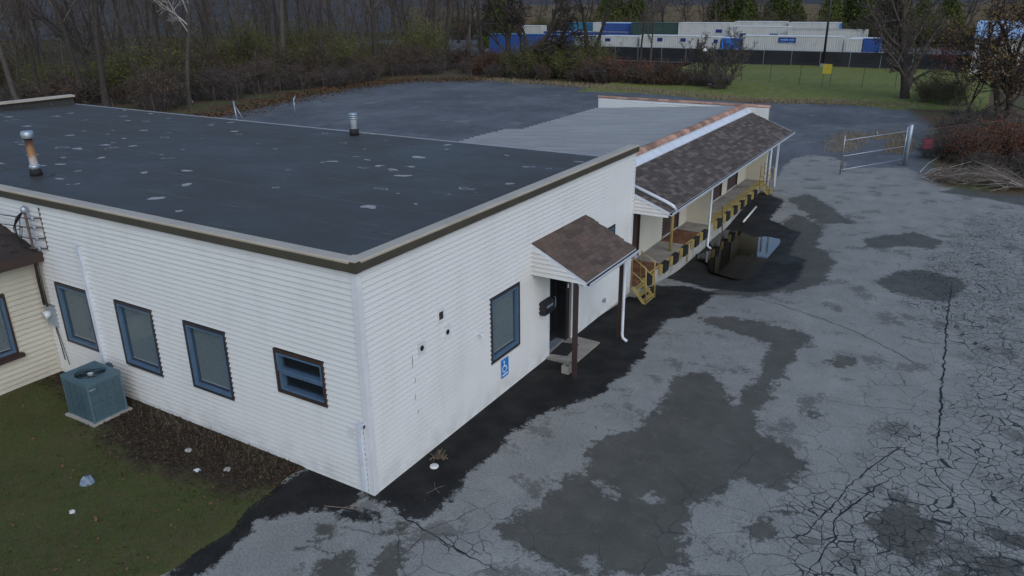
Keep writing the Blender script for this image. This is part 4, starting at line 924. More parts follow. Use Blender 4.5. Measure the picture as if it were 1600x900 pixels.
for i in range(40):
    a = rr.uniform(0, 6.28); r0 = rr.uniform(.05, .2); m.tube([(.36, 1.52, 0), (.36+r0*.6*math.cos(a), 1.52+r0*.6*math.sin(a), .1), (.36+r0*math.cos(a), 1.52+r0*math.sin(a), rr.uniform(.03, .2))], .004, 3)
m.build('dead_weed', 'straw', None, label='tuft of dead brown weed growing at the foot of the front wall', cat='weed')
m = MB(); m.tube([(.75, .85, .01), (.9, .68, .015), (1.05, .62, .01)], .006, 4); m.tube([(.9, .68, .015), (.98, .85, .012)], .004, 4); m.tube([(.9, .68, .015), (.84, .5, .012)], .004, 4); m.build('twig', 'wood_grey', None, label='thin forked twig on the wet asphalt by the front wall', cat='twig')
m = MB(); m.tube([(-.55, -.75, .012), (-.2, -.62, .02), (.1, -.5, .01)], .008, 4); m.tube([(-.2, -.62, .02), (-.1, -.45, .015), (.0, -.4, .01)], .005, 4); m.build('twig', 'wood_grey', None, label='long forked twig lying below the building corner', cat='twig')
n = 420; x = rng.uniform(-10, -1.7, n); y = rng.uniform(-6, -1.2, n)
leaves(np.stack([x, y, lawnz(x, y)+.045], 1), .018, .05, 'leaf_brown', 'lawn_leaves', label='scattered pale dead leaves on the green lawn', cat='leaves')
n = 340; x = rng.uniform(-1, 11.5, n); y = rng.uniform(-3, 22, n); ok = ~((x < .1) & (y > -.1)); x, y = x[ok], y[ok]
leaves(np.stack([x, y, gz(x, y)+.012], 1), .01, .03, 'leaf_brown', 'stray_leaves', .2, label='stray dead leaves and grit scattered over the asphalt', cat='leaves')

# ------------------------------------------------------------------ far ground
link('grass_field', grid(steps((-26, 9, 1.)), steps((60.5, 100, 1.)), lambda x, y: .03+.05*np.sin(x*.4)+.02*(y-60)/40-np.where(y < 62, .1, 0), 'grass_field', 'field'), kind='structure', label='green mown grass strip behind the lot')
link('yard', grid(steps((-110, 45, 8.)), steps((99, 165, 8.)), lambda x, y: np.full(x.shape, -.02), 'yard', 'yard'), kind='structure', label='gravel trailer yard behind the black fence')
link('embankment', grid(steps((-260, 120, 8.)), np.array([196, 204, 212, 218, 224, 240, 260.]), lambda x, y: np.interp(y, [196, 218, 240, 260], [-.8, 6.3, 6.3, 4])+.25*np.sin(x*.09), 'embankment', 'embank'), kind='structure', label='brown grassy embankment beyond the trailers')
def hillz(x, y):
    d = np.hypot(x-8, y+9); t = np.clip((d-260)/260, 0, 1); return -1+t*(70+14*np.sin(x*.011+1)+10*np.sin(y*.013))
link('hill', grid(steps((-900, 700, 25.)), steps((0, 900, 25.)), hillz, 'hill', 'hill'), kind='structure', label='dark wooded hill rising behind everything')

# ------------------------------------------------------------------ trees
def tube_np(pts, rad, n):
    pts = np.asarray(pts); m = len(pts); d = np.gradient(pts, axis=0); d /= np.linalg.norm(d, axis=1)[:, None]+1e-9
    ref = np.array([0, 0, 1.]) if abs(d[0, 2]) < .9 else np.array([1., 0, 0])
    a = np.cross(d, ref); a /= np.linalg.norm(a, axis=1)[:, None]+1e-9; b = np.cross(d, a)
    t = np.arange(n)*2*np.pi/n
    v = pts[:, None]+(a[:, None]*np.cos(t)[None, :, None]+b[:, None]*np.sin(t)[None, :, None])*np.asarray(rad)[:, None, None]
    i = np.arange(m-1)[:, None]*n; j = np.arange(n)[None]; j2 = (j+1) % n
    f = np.stack([i+j, i+j2, i+n+j2, i+n+j], -1).reshape(-1, 4)
    return v.reshape(-1, 3), f
def tree_mesh(seed, h, r0, counts, lens, first=.25, lean=(0, 0), trunks=1, up=.25, wob=.12, rmin=.006):
    R = np.random.default_rng(seed); acc = {0: ([], [], [0]), 1: ([], [], [0])}; tips = []
    def emit(k2, pts, rad, n):
        V, F, c = acc[k2]; v, f = tube_np(pts, rad, n); V.append(v); F.append(f+c[0]); c[0] += len(v)
    def branch(p, d, L, r, lev):
        k2 = 7 if lev == 0 else (5 if lev == 1 else 4 if lev == 2 else 3); pts = [np.array(p)]; d = d/np.linalg.norm(d); dirs = [d]
        for i in range(k2-1):
            d = d+R.normal(0, wob*(1+lev*.35), 3)+np.array([0, 0, up*.12*(lev > 0)]); d /= np.linalg.norm(d); pts.append(pts[-1]+d*L/(k2-1)); dirs.append(d)
        rad = np.linspace(r, max(rmin, r*(.32 if lev < 2 else .4)), k2)
        if lev == 0: rad[0] *= 1.35
        emit(0 if lev == 0 else 1, pts, rad, (8, 5, 4, 3, 3)[min(lev, 4)])
        if lev >= len(counts): tips.append(pts[-1]); tips.append(pts[len(pts)//2]); return
        for c in range(counts[lev]):
            t = (first if lev == 0 else .2)+(1-(first if lev == 0 else .2))*(c+R.uniform(.2, .9))/counts[lev]; t = min(t, .99)
            q = t*(k2-1); i = int(q); p2 = pts[i]+(pts[min(i+1, k2-1)]-pts[i])*(q-i)
            az = R.uniform(0, 2*np.pi); ax = np.cross(dirs[i], [np.cos(az), np.sin(az), .3]); ax /= np.linalg.norm(ax)+1e-9
            ang = R.uniform(.5, 1.05) if lev < 2 else R.uniform(.4, 1.2)
            nd = dirs[i]*np.cos(ang)+ax*np.sin(ang)+np.array([0, 0, up*.6 if lev < 2 else up*.2])
            branch(p2, nd, L*lens[lev]*R.uniform(.6, 1.1)*(1.15-.55*t), max(rmin, rad[i]*R.uniform(.4, .62)), lev+1)
    for t in range(trunks):
        a = R.uniform(0, 6.28); off = np.array([np.cos(a), np.sin(a), 0])*(.25*(trunks > 1))
        dd = np.array([lean[0], lean[1], 1.])+(off*R.uniform(.5, 1.8) if trunks > 1 else 0)+R.normal(0, .04, 3)
        branch(off*.5-np.array([0, 0, .3]), dd, h*R.uniform(.8, 1) if trunks > 1 else h, r0*(1 if trunks == 1 else R.uniform(.6, 1)), 0)
    out = []
    for q in (0, 1):
        V, F, c = acc[q]; out.append((np.concatenate(V), np.concatenate(F)))
    return out, np.array(tips)
def leaf_cards(P_, s, seed, n_per=1, spread=.1):
    R = np.random.default_rng(seed); P_ = np.repeat(P_, n_per, 0)+R.normal(0, spread, (len(P_)*n_per, 3)); n = len(P_)
    a = R.normal(0, 1, (n, 3)); a /= np.linalg.norm(a, axis=1)[:, None]; b = np.cross(a, R.normal(0, 1, (n, 3))); b /= np.linalg.norm(b, axis=1)[:, None]
    sz = s*R.uniform(.5, 1.2, n)[:, None]; v = np.stack([P_-a*sz, P_+b*sz*.55, P_+a*sz, P_-b*sz*.55], 1).reshape(-1, 3)
    return v, np.arange(4*n).reshape(-1, 4)
class Proto:
    def __init__(s, seed, bark='bark', leaf=None, lsize=.1, lper=1, lspread=.2, twig=None, lkeep=1., **kw):
        o, tips = tree_mesh(seed, **kw); s.parts = [('trunk', npmesh('trunk', *o[0], bark, True)), ('crown', npmesh('crown', *o[1], twig or bark, True))]
        if leaf:
            kz = np.random.default_rng(seed).uniform(0, 1, len(tips)) < lkeep
            s.parts.append(('leaves', npmesh('leaves', *leaf_cards(tips[kz], lsize, seed, lper, lspread), leaf)))
    def put(s, name, x, y, sc=1., rz=None, label='', cat='tree', group=None, z=None):
        e = empty(name, label, cat, (x, y, -.03 if z is None else z), random.uniform(0, 6.28) if rz is None else rz, group, sc)
        for nm, me in s.parts: link(nm, me, e)
        return e
tall = [Proto(11+i, h=17, r0=.25+.04*i, rmin=.017, counts=(11, 6, 5), lens=(.36, .5, .55), first=.35, bark=('bark', 'bark_grey', 'bark')[i], twig='twig', wob=.07) for i in range(3)]
thin = [Proto(31+i, h=12, r0=.12, rmin=.015, counts=(9, 5, 4), lens=(.3, .5, .55), first=.3, bark=('bark_grey', 'bark')[i], twig='twig', wob=.08) for i in range(2)]
spread = Proto(51, h=8.5, r0=.50, rmin=.032, counts=(8, 7, 6, 4), lens=(.75, .55, .5, .5), first=.28, wob=.15, up=.3, trunks=2, twig='bark')
twin = Proto(52, h=12.5, r0=.42, rmin=.02, counts=(7, 5, 5), lens=(.3, .5, .5), first=.5, trunks=2, wob=.05)
dense = Proto(53, h=8.2, r0=.27, rmin=.017, counts=(20, 9, 8, 3), lens=(.55, .5, .5, .5), first=.07, up=.32, wob=.12, twig='twig', leaf='leaf_olive', lsize=.05, lkeep=.35)
sapl = Proto(54, h=5.2, r0=.07, rmin=.018, counts=(8, 6, 5), lens=(.5, .5, .5), first=.15, trunks=7, up=.4, twig='twig')
leafy = Proto(55, h=6.6, r0=.2, rmin=.014, counts=(9, 7, 6, 2), lens=(.6, .55, .5, .5), first=.12, trunks=4, up=.25, wob=.14, leaf='leaf_gold', lsize=.085, lper=1, lkeep=.8)
redt = Proto(56, h=6.5, r0=.09, rmin=.014, counts=(10, 7, 5), lens=(.45, .5, .5), first=.3, trunks=3, leaf='leaf_red', lsize=.085, lper=2, lkeep=.8, twig='twig')
leaning = Proto(57, h=19, r0=.42, rmin=.014, counts=(9, 6, 6), lens=(.34, .5, .5), first=.35, lean=(-1.9, -.1), wob=.06, up=.5)
pale = Proto(58, h=12, r0=.24, rmin=.014, counts=(7, 6, 5), lens=(.42, .5, .5), first=.5, bark='bark_grey', twig='bark_pale', wob=.13)
def shrub_proto(seed, hh, rad, leaf, nleaf, lsize, stems=14, twig='twig'):
    R = np.random.default_rng(seed); V = []; F = []; c = 0; tips = []
    for i in range(stems):
        a = R.uniform(0, 6.28); rr = rad*math.sqrt(R.uniform(0, 1)); p = np.array([rr*.35*math.cos(a), rr*.35*math.sin(a), -.1]); e = np.array([rr*math.cos(a), rr*math.sin(a), hh*R.uniform(.55, 1.05)*(1-.35*rr/rad)])
        mid = (p+e)/2+np.array([0, 0, hh*.15])+R.normal(0, .12, 3); pts = [p, mid, e]; v, f = tube_np(pts, [.03, .022, .012], 4); V.append(v); F.append(f+c); c += len(v)
        for q in range(9):
            t = R.uniform(.25, 1); b0 = (1-t)**2*p+2*t*(1-t)*mid+t*t*e; b1 = b0+R.normal(0, 1, 3)*np.array([.28, .28, .22])*hh*.5+np.array([0, 0, .1*hh]); b1[2] = max(b1[2], .05)
            v, f = tube_np([b0, (b0+b1)/2+R.normal(0, .05, 3), b1], [.016, .012, .009], 3); V.append(v); F.append(f+c); c += len(v); tips += [b1, (b0+b1)/2]
            for _ in range(3):
                b2 = b0+(b1-b0)*R.uniform(.3, 1); b3 = b2+R.normal(0, .16, 3)*hh*.6; b3[2] = max(b3[2], .03); v, f = tube_np([b2, b3], [.010, .007], 3); V.append(v); F.append(f+c); c += len(v); tips.append(b3)
    tips = np.array(tips); parts = [('stems', npmesh('stems', np.concatenate(V), np.concatenate(F), twig, True))]
    if leaf:
        P_ = tips[R.integers(0, len(tips), nleaf)]; v, f = leaf_cards(P_, lsize, seed, 1, .11*hh*.6); v[:, 2] = np.abs(v[:, 2]); parts.append(('leaves', npmesh('leaves', v, f, leaf)))
    return parts
class Shrub(Proto):
    def __init__(s, *a, **kw): s.parts = shrub_proto(*a, **kw)
sh_green = [Shrub(61, 3.0, 2.0, 'leaf_green', 6500, .05, 26), Shrub(62, 2.3, 1.6, 'leaf_green', 4500, .05, 22)]
sh_olive = [Shrub(63, 2.6, 1.9, 'leaf_olive', 4000, .05, 26)]
sh_brown = [Shrub(64, 2.0, 1.7, 'leaf_brown', 1100, .05, 26), Shrub(65, 1.6, 1.6, None, 0, 0, 30)]
sh_rust = [Shrub(66, 2.0, 1.6, 'leaf_rust', 3600, .06, 26), Shrub(67, 1.5, 1.5, 'leaf_rust', 1800, .05, 24)]

# named trees along the back of the lot
spread.put('bare_tree', -39.6, 70.6, 1.25, .4, 'wide spreading dark bare tree before the blue containers')
twin.put('bare_tree', -33.0, 77.5, 1.0, 1.2, 'twin-trunked bare tree beside the yellow-green shrubs')
tall[0].put('bare_tree', -30.8, 89, .62, .5, 'thick bare tree standing before the white containers')
tall[1].put('bare_tree', -27.5, 84, .5, 2.1, 'crooked bare tree between the thick tree and the sapling clump')
sapl.put('sapling_clump', -14.2, 71.5, 1.0, .3, 'clump of bare saplings at the edge of the grass strip', 'tree')
sapl.put('sapling_clump', -17.5, 73.5, .9, 2.3, 'thinner clump of bare saplings beside the reddish thicket', 'tree')
dense.put('twiggy_tree', 2.7, 67.9, 1.3, .9, 'dense grey twiggy tree at the corner of the grass strip')
leafy.put('leafy_tree', 10.0, 58.5, 1.2, 1.7, 'many-stemmed tree with sparse gold leaves beside the lot')
redt.put('leafy_tree', 7.6, 66, 1.0, .2, 'slender tree with dull red leaves behind the gold-leaved one')
leafy.put('leafy_tree', 12.2, 51.5, .75, 3.1, 'smaller gold-leaved tree above the rust bushes')
for (x, y, i, s, r) in ((8.6, 39.3, 0, 1.0, 0), (10.2, 40.8, 0, 1.1, 2), (11.8, 38.6, 0, 1.0, 4), (7.5, 42.5, 1, 1.1, 1), (9.8, 44.5, 1, 1.25, 3)):
    sh_rust[i].put('rust_bush', x, y, s, r, 'rust-brown leafy bush beside the gate end of the lot', 'bush', 'rust bushes by the gate')
for (x, y, s) in ((7.4, 46.5, 1.1), (9.2, 48.5, 1.2), (8.2, 52, 1.2), (6.8, 40, .75), (9.0, 36.5, .8), (11, 36.2, .9), (11.5, 46, 1.3)):
    sh_brown[1].put('twig_bush', x, y, s, None, 'bare brown twig bush among the rust bushes', 'bush', 'bare bushes by the gate')
for (x, y, s) in ((4.6, 66.5, .8), (6.3, 64.8, .8), (5.6, 69, .9)): sh_olive[0].put('olive_bush', x, y, s, None, 'olive leafy bush at the foot of the twiggy tree', 'bush', 'olive bushes at the grass corner')
# thicket along the back edge
for (x, y, k2, s) in ((-38, 71, 0, .9), (-35.5, 73.5, 0, 1.05), (-33.2, 72.2, 1, 1.1), (-36.8, 76, 1, 1.2), (-32, 77, 0, 1.), (-30.4, 72.0, 1, .8)):
    sh_green[k2].put('green_shrub', x, y, s*1.5, None, 'yellow-green shrub in the thicket behind the lot', 'shrub', 'yellow-green shrubs behind the lot')
for (x, y, k2, s) in ((-29, 71, 1, 1.2), (-27, 72.5, 0, .9), (-25.2, 70.5, 1, 1.15), (-23.2, 71.8, 0, .85), (-21.5, 70.2, 1, 1.1), (-19.8, 71.5, 1, 1.1), (-42.8, 74, 0, .95), (-45.5, 76, 0, .95), (-44, 71.5, 1, 1.1)):
    sh_rust[k2].put('reddish_thicket', x, y, s*1.45, None, 'reddish-brown leafy thicket bush behind the lot', 'bush', 'reddish thicket behind the lot')
for i in range(26):
    x = -48+i*1.35+random.uniform(-.5, .5); y = 70.5+random.uniform(-1.5, 2.5)+(4 if x < -42 else 0)-(.9 if x > -22 else 0)
    sh_brown[i % 2].put('brown_thicket', x, y, random.uniform(.8, 1.35), None, 'dull brown thicket bush behind the lot', 'bush', 'brown thicket behind the lot')
# the wood to the left
leaning.put('leaning_tree', -63.0, 38.5, 1.0, 0, 'thick dark tree leaning far over at the edge of the wood')
leaning.put('leaning_tree', -60.8, 39.8, .8, .2, 'second leaning dark tree beside the thick one')
pale.put('bare_tree', -52.6, 36.2, 1.0, 2.2, 'bare tree with pale bleached branches at the wood edge')
named = [(-54.8, 55.5), (-57, 67.3), (-88, 39.5), (-57.9, 40.6), (-61.5, 38.5), (-52.6, 36.2)]
tall[0].put('bare_tree', -54.8, 55.5, 1., 1., 'dark forked bare tree at the lot edge'); tall[2].put('bare_tree', -57, 67.3, 1.05, 3., 'thick straight bare trunk deeper along the lot edge')
lab = {0: 'tall dark bare tree in the wood beside the lot', 1: 'tall grey-barked bare tree in the wood beside the lot', 2: 'thick-trunked bare tree in the wood beside the lot', 3: 'slender grey bare tree in the wood beside the lot', 4: 'slender dark bare tree in the wood beside the lot'}
allp = tall+thin; pts = list(named); tries = 0
while len(pts) < 150 and tries < 6000:
    tries += 1; y = random.uniform(24, 150); x = random.uniform(-150, -44)
    lim = -53 if y < 62 else -50-(y-62)*.25
    if x > lim or (x+8.4)**2+(y+9)**2 > 165**2 or y > 25+(-x)*1.25: continue
    if min((x-a)**2+(y-b)**2 for a, b in pts) < 3.2**2: continue
    pts.append((x, y)); i = random.choice((0, 1, 2, 3, 3, 4, 4))
    allp[i].put('bare_tree', x, y, random.uniform(.75, 1.2), None, lab[i], 'tree', 'bare trees of the wood')
for i in range(36):
    y = random.uniform(30, 82); x = (-54 if y < 60 else -53)-abs(random.gauss(0, 12))-1
    (sh_green+sh_olive)[i % 3].put('wood_shrub', x, y, random.uniform(.9, 2.1), None, ('tall yellow-green shrub', 'low yellow-green shrub', 'olive shrub')[i % 3]+' under the bare trees of the wood', 'shrub', 'shrubs in the wood')
for i in range(70):
    y = random.uniform(26, 80); x = (-51 if y < 60 else -50.5)-abs(random.gauss(0, 7)); sh_brown[i % 2].put('wood_thicket', x, y, random.uniform(.9, 1.9), None, ('leafy', 'leafless')[i % 2]+' brown brush under the bare trees of the wood', 'bush', 'brown brush in the wood')
m = MB(); m.tube([(-63, 40, .4), (-57, 37, 1.5), (-52.6, 36.6, .15)], [.10, .14, .16], 7); m.build('fallen_log', 'bark_pale', None, True, label='pale fallen trunk lying at the edge of the wood', cat='log')
litterthing('boulder', -56.5, 42.5, .9, 'concrete', 'pale grey boulder in the brush of the wood', 'boulder', z=0, flat=.75, seed=8)
far = [Proto(81+i, h=15, r0=.24, rmin=.035, counts=(12, 7, 5), lens=(.42, .5, .55), first=.25, bark=('bark', 'bark_grey')[i], twig='twig', wob=.1) for i in range(2)]
# trees behind the trailers
for i in range(70):
    x = -150+i*2.45+random.uniform(-1.5, 1.5); y = random.uniform(148, 192)
    if x > -55 and i % 5 > 3: continue
    q = i % 2; far[q].put('bare_tree', x, y, random.uniform(.6, 1.), None, ('tall dark', 'tall grey-barked')[q]+' bare tree behind the trailer yard', 'tree', 'bare trees behind the yard')
for i in range(34):
    sh = (sh_olive[0], sh_green[1], sh_brown[0])[i % 3]; sh.put('yard_shrub', -100+i*3.5+random.uniform(-1.2, 1.2), random.uniform(141, 149), random.uniform(1.6, 2.6), None, ('olive', 'yellow-green', 'brown')[i % 3]+' shrub behind the trailer yard', 'shrub', 'shrubs behind the yard')
def conifer(seed, hh, rad):
    R = np.random.default_rng(seed); v, f = tube_np([(0, 0, -.3), (0, 0, hh*.5), (0, 0, hh)], [.22, .14, .03], 6); n = 5200; z = hh*(1-np.sqrt(R.uniform(0, 1, n))*.92); a = R.uniform(0, 6.28, n); rr = rad*(1-z/hh)*np.sqrt(R.uniform(.15, 1, n))*(1+.25*np.sin(a*5+z*3))+.15
    P_ = np.stack([rr*np.cos(a), rr*np.sin(a), z-.25*rr], 1); v2, f2 = leaf_cards(P_, .26, seed, 1, .12)
    p = Proto.__new__(Proto); p.parts = [('trunk', npmesh('trunk', v, f, 'bark', True)), ('crown', npmesh('crown', v2, f2, 'leaf_conifer'))]; return p
con = [conifer(71, 13, 4.2), conifer(72, 11, 4.4)]
for i, (x, y, s) in enumerate(((-63, 150, 1.), (-60, 158, 1.1), (-66, 160, 1.1), (-33, 150, .9), (-28, 153, 1.), (-24, 149, .85), (-12, 152, 1.), (-7, 156, 1.), (-3, 151, .8), (-72, 120, .9), (-76, 126, 1.), (-9, 160, 1.1), (-30, 160, 1.1), (-36, 154, 1.), (-18, 150, .9), (1, 154, .95), (-41, 158, 1.), (-15, 156, 1.1))):
    con[i % 2].put('evergreen_tree', x, y, s, None, 'green evergreen tree behind the trailer yard', 'tree', 'evergreens behind the yard')
# mass of far wood
V = []; F = []; c = 0; R = np.random.default_rng(99)
nb = 16000; ang = R.uniform(math.radians(-4), math.radians(78), nb); dist = R.uniform(140, 330, nb); bx_ = 8-np.sin(ang)*dist; by_ = -9+np.cos(ang)*dist
ok = ((by_ > 242) | (bx_ < -120)) & (by_ > 30); bx_, by_ = bx_[ok], by_[ok]; nb = len(bx_); hz = R.uniform(0, 13, nb)+np.where(by_ > 242, 4, -.5)
dr_ = R.normal(0, 1, (nb, 3))*np.array([.75, .75, .5])+np.array([0, 0, .9]); ln_b = R.uniform(1.2, 5.5, nb)[:, None]; b0 = np.stack([bx_, by_, hz], 1); tp = b0+dr_/np.linalg.norm(dr_, axis=1)[:, None]*ln_b
a = R.uniform(0, 3.14, nb); wd = R.uniform(.03, .10, nb); o1 = np.stack([np.cos(a)*wd, np.sin(a)*wd, 0*a], 1); o2 = np.stack([-np.sin(a)*wd, np.cos(a)*wd, 0*a], 1)
v = np.stack([b0+o1, b0+o2, b0-o1-o2, tp], 1).reshape(-1, 3); i0 = np.arange(nb)*4
f = np.concatenate([np.stack([i0, i0+1, i0+3], 1), np.stack([i0+1, i0+2, i0+3], 1), np.stack([i0+2, i0, i0+3], 1)])
link('distant_wood', npmesh('distant_wood', v, f, 'twig'), kind='stuff', label='far-off mass of bare woodland', cat='woodland')
n = 26000; ang = R.uniform(math.radians(-4), math.radians(78), n); dist = R.uniform(150, 290, n); x = 8-np.sin(ang)*dist; y = -9+np.cos(ang)*dist; ok = ~((y > 190) & (y < 245) & (x > -140)) & ((y > 142) | (x < -120)); x, y = x[ok], y[ok]; n = len(x)
P_ = np.stack([x, y, np.abs(R.normal(0, 3.2, n))+np.where(y > 240, 3, 0)], 1); v, f = leaf_cards(P_, .28, 5); link('distant_brush', npmesh('distant_brush', v, f, 'leaf_olive'), kind='stuff', label='far-off mass of brown and olive brush', cat='brush')
# leaf litter at the wood edge
def band(n, pl, w_):
    t = R.uniform(0, len(pl)-1.001, n); i = t.astype(int); q = np.array(pl); p = q[i]+(q[i+1]-q[i])*(t-i)[:, None]+R.normal(0, w_, (n, 2)); return p
p = band(9000, [(-43, 25), (-44.5, 35), (-47.5, 45.8), (-48.9, 54.7), (-47.8, 62), (-40.2, 66.6)], 1.5); p[:, 0] -= .8
leaves(np.stack([p[:, 0], p[:, 1], np.full(len(p), .04)], 1), .05, .13, 'leaf_brown', 'edge_leaves', label='drift of fallen leaves along the wood edge', cat='leaves')
p = band(5200, [(-40.2, 66.8), (-28, 65.2), (-20.6, 64.2), (-13.4, 62), (-8.4, 60.8), (-2.6, 62.9), (4, 63)], .8); P_ = np.stack([p[:, 0], p[:, 1], np.full(len(p), .0)], 1)
blades(5200, lambda n: P_, .1, .4, .03, 'straw', 'edge_straw', label='dry straw-coloured grass along the back edge of the lot', cat='grass')
q = []
for pl in POLY['weed']:
    xs_ = [a for a, b in pl]; ys_ = [b for a, b in pl]; x = R.uniform(min(xs_), max(xs_), 1800); y = R.uniform(min(ys_), max(ys_), 1800); ok = sdf(x, y, [pl]) > -.1+R.normal(0, .5, 1800); q.append(np.stack([x[ok], y[ok], 0*x[ok]], 1))
P_ = np.concatenate(q); blades(0, lambda n: P_, .04, .2, .02, 'straw', 'lot_weeds', label='straw-coloured weeds growing through the lot by the gate', cat='weeds')

# ------------------------------------------------------------------ brush piles, gate, fences
def brush(label, x, y, n, L, ang, seed, mat='wood_grey'):
    rr = random.Random(seed); e = empty('brush_pile', label, 'brush pile', (x, y, 0)); m1 = MB(); m2 = MB()
    for i in range(n):
        a = ang+rr.gauss(0, .55); l_ = L*rr.uniform(.4, 1.); p0 = Vector((rr.gauss(0, .3), rr.gauss(0, .3), rr.uniform(.05, .3))); d = Vector((math.cos(a), math.sin(a), rr.uniform(.0, .4))); p1 = p0+d*l_*.5+Vector((0, 0, .05)); p2 = p0+d*l_+Vector((rr.gauss(0, .15), rr.gauss(0, .15), -rr.uniform(0, .25))); p2.z = max(.03, p2.z)
        (m1 if i % 6 == 0 else m2).tube([p0, p1, p2], [.022, .014, .006] if i % 6 == 0 else [.012, .009, .004], 4)
        for _ in range(4):
            t = rr.uniform(.3, 1); b = p1.lerp(p2, t); c_ = b+Vector((rr.gauss(0, .25), rr.gauss(0, .25), rr.gauss(.08, .15))); c_.z = max(.02, c_.z); m2.tube([b, c_], [.007, .003], 3)
    m1.build('cut_branch', 'bark_pale', e); m2.build('twigs', mat, e)
brush('pile of cut grey branches at the foot of the gate post', 7.0, 33.8, 90, 1.9, .2, 1)
brush('pile of cut pale branches before the rust bushes', 10.8, 33.6, 110, 2.6, 2.9, 2)
brush('low heap of cut twigs between the two larger piles', 8.8, 34.6, 70, 1.8, 1.2, 3)
gt = empty('lot_gate', 'galvanised tube gate hanging from a thick post at the lot entrance', 'gate', (0, 0, 0))
A = Vector((5.5, 36.9, 0)); B = Vector((2.72, 32.75, 0)); dv = (B-A).normalized()
m = MB(); m.tube([A, A+Vector((0, 0, 2.15)), A+Vector((0, 0, 2.2))], [.11, .11, .07], 14); m.build('gate_post', 'galv', gt, True)
G0 = A+dv*.25; G1 = A+dv*4.75
for z in (.25, .95, 1.75):
    m = MB(); m.tube([G0+Vector((0, 0, z+.12)), G1+Vector((0, 0, z))], .022, 8); m.build('rail', 'galv', gt, True)
m = MB(); m.tube([G0+Vector((0, 0, .2)), G0+Vector((0, 0, 2.1))], .028, 8); m.build('upright', 'galv', gt, True)
m = MB(); m.tube([G1+Vector((0, 0, .9)), G1+Vector((0, 0, 2.0))], .028, 8); m.build('upright', 'galv', gt, True)
m = MB(); m.tube([G1+Vector((0, 0, .02)), G1+Vector((0, 0, 1.0))], .03, 8); m.tube([G1-dv*.12+Vector((0, 0, .25)), G1-dv*.1+Vector((0, 0, .95))], .022, 8); m.build('drop_bar', 'galv_rust', gt, True)
m = MB(); m.tube([G0.lerp(G1, .5)+Vector((0, 0, 1.78)), G0.lerp(G1, .5)+Vector((0, 0, 2.02))], .015, 6); m.build('stub', 'galv', gt, True)
def chain_fence(label, pts, hh, group=None, mesh=True, rail=True, mat='galv', every=3., r=.03):
    e = empty('chain_link_fence', label, 'fence', (0, 0, 0), 0, group); k2 = 0
    for a, b in zip(pts[:-1], pts[1:]):
        L = math.hypot(b[0]-a[0], b[1]-a[1]); n = max(1, int(round(L/every)))
        for i in range(n+(b == pts[-1])):
            t = i/n; x, y = a[0]+(b[0]-a[0])*t, a[1]+(b[1]-a[1])*t; z = 0; tl = random.gauss(0, .05); m = MB(); m.tube([(x, y, z-.2), (x+tl, y+tl, z+hh+.08)], r, 6); m.build('post', mat, e)
        if rail: m = MB(); m.tube([(a[0], a[1], hh), (b[0], b[1], hh)], r*.6, 5); m.build('top_rail', mat, e)
        if mesh: m = MB(); m.add([(a[0], a[1], .03), (b[0], b[1], .03), (b[0], b[1], hh), (a[0], a[1], hh)], [(0, 1, 2, 3)]); m.build('wire_mesh', 'link', e)
    return e
chain_fence('chain link fence along the wood edge of the lot', [(-50, 24), (-49.5, 34), (-50.3, 45), (-51.5, 55), (-51, 63), (-44, 69)], 1.6, rail=False, mat='galv_rust', r=.02)
chain_fence('chain link fence running from the gate post into the bushes', [(5.6, 37.2), (7.6, 40.5), (10.5, 45)], 1.8, mat='galv_rust', r=.02)
chain_fence('low chain link fence crossing the green grass strip', [(-24, 76.5), (-14, 76.2), (7, 75.8)], 2.2, every=3., mat='frame_dark', r=.025)
ln_ = (-40.2, 31.1); m = MB(); m.tube([(ln_[0], ln_[1], -.1), (ln_[0]-.4, ln_[1]+.2, 1.5)], .06, 8); m.tube([(ln_[0]-.2, ln_[1]+.1, 1.2), (ln_[0]+.5, ln_[1]+.1, .3)], .03, 6); m.build('leaning_post', 'galv', None, True, label='leaning galvanised post behind the roof near the leaf drift', cat='post')
m = MB(); m.tube([(-39.3, 36.2, -.1), (-39.3, 36.2, 1.3)], .05, 8); m.tube([(-39.3, 36.2, .9), (-39.1, 36.2, 1.45)], .03, 6); m.build('old_post', 'galv', None, True, label='upright galvanised post standing on the weedy lot edge', cat='post')
sgp = empty('crimson_sign', 'small crimson notice hanging on the fence beside the gate post', 'sign', (6.35, 38.3, 1.05), math.radians(32))
m = MB(); m.box((-.28, -.012, -.30), (.28, .012, .30)); m.build('plate', 'pink_sign', sgp)
for z in (.14, .0, -.16): m = MB(); m.box((-.18, -.016, z-.025), (.18, -.0125, z+.025)); m.build('text_line', 'leaf_red', sgp)
# black screened fence and trailer yard
bf = empty('black_fence', 'long black screened fence in front of the trailer yard', 'fence')
for i in range(20):
    x0 = -50+i*3.6; m = MB(); m.box((x0+.04, 100, .05), (x0+3.56, 100.03, 1.85)); m.build('screen_panel', 'screen', bf)
    m = MB(); m.tube([(x0, 100.06, -.2), (x0, 100.06, 2.0)], .05, 6); m.build('post', 'galv', bf)
m = MB(); m.tube([(-50, 100.05, 1.9), (22, 100.05, 1.9)], .03, 5); m.build('top_rail', 'galv', bf)
lp = empty('light_pole', 'tall black light pole behind the black fence', 'pole', (-9.75, 98.6, 0))
m = MB(); m.tube([(0, 0, 0), (0, 0, 6), (0, 0, 13)], [.16, .13, .09], 10); m.build('shaft', 'black', lp, True)
m = MB(); m.box((-.25, -.25, -.1), (.25, .25, .5)); m.build('base', 'concrete', lp)
m = MB(); m.box((-.9, -.15, 12.8), (.9, .15, 13)); m.build('lamp_head', 'black', lp)
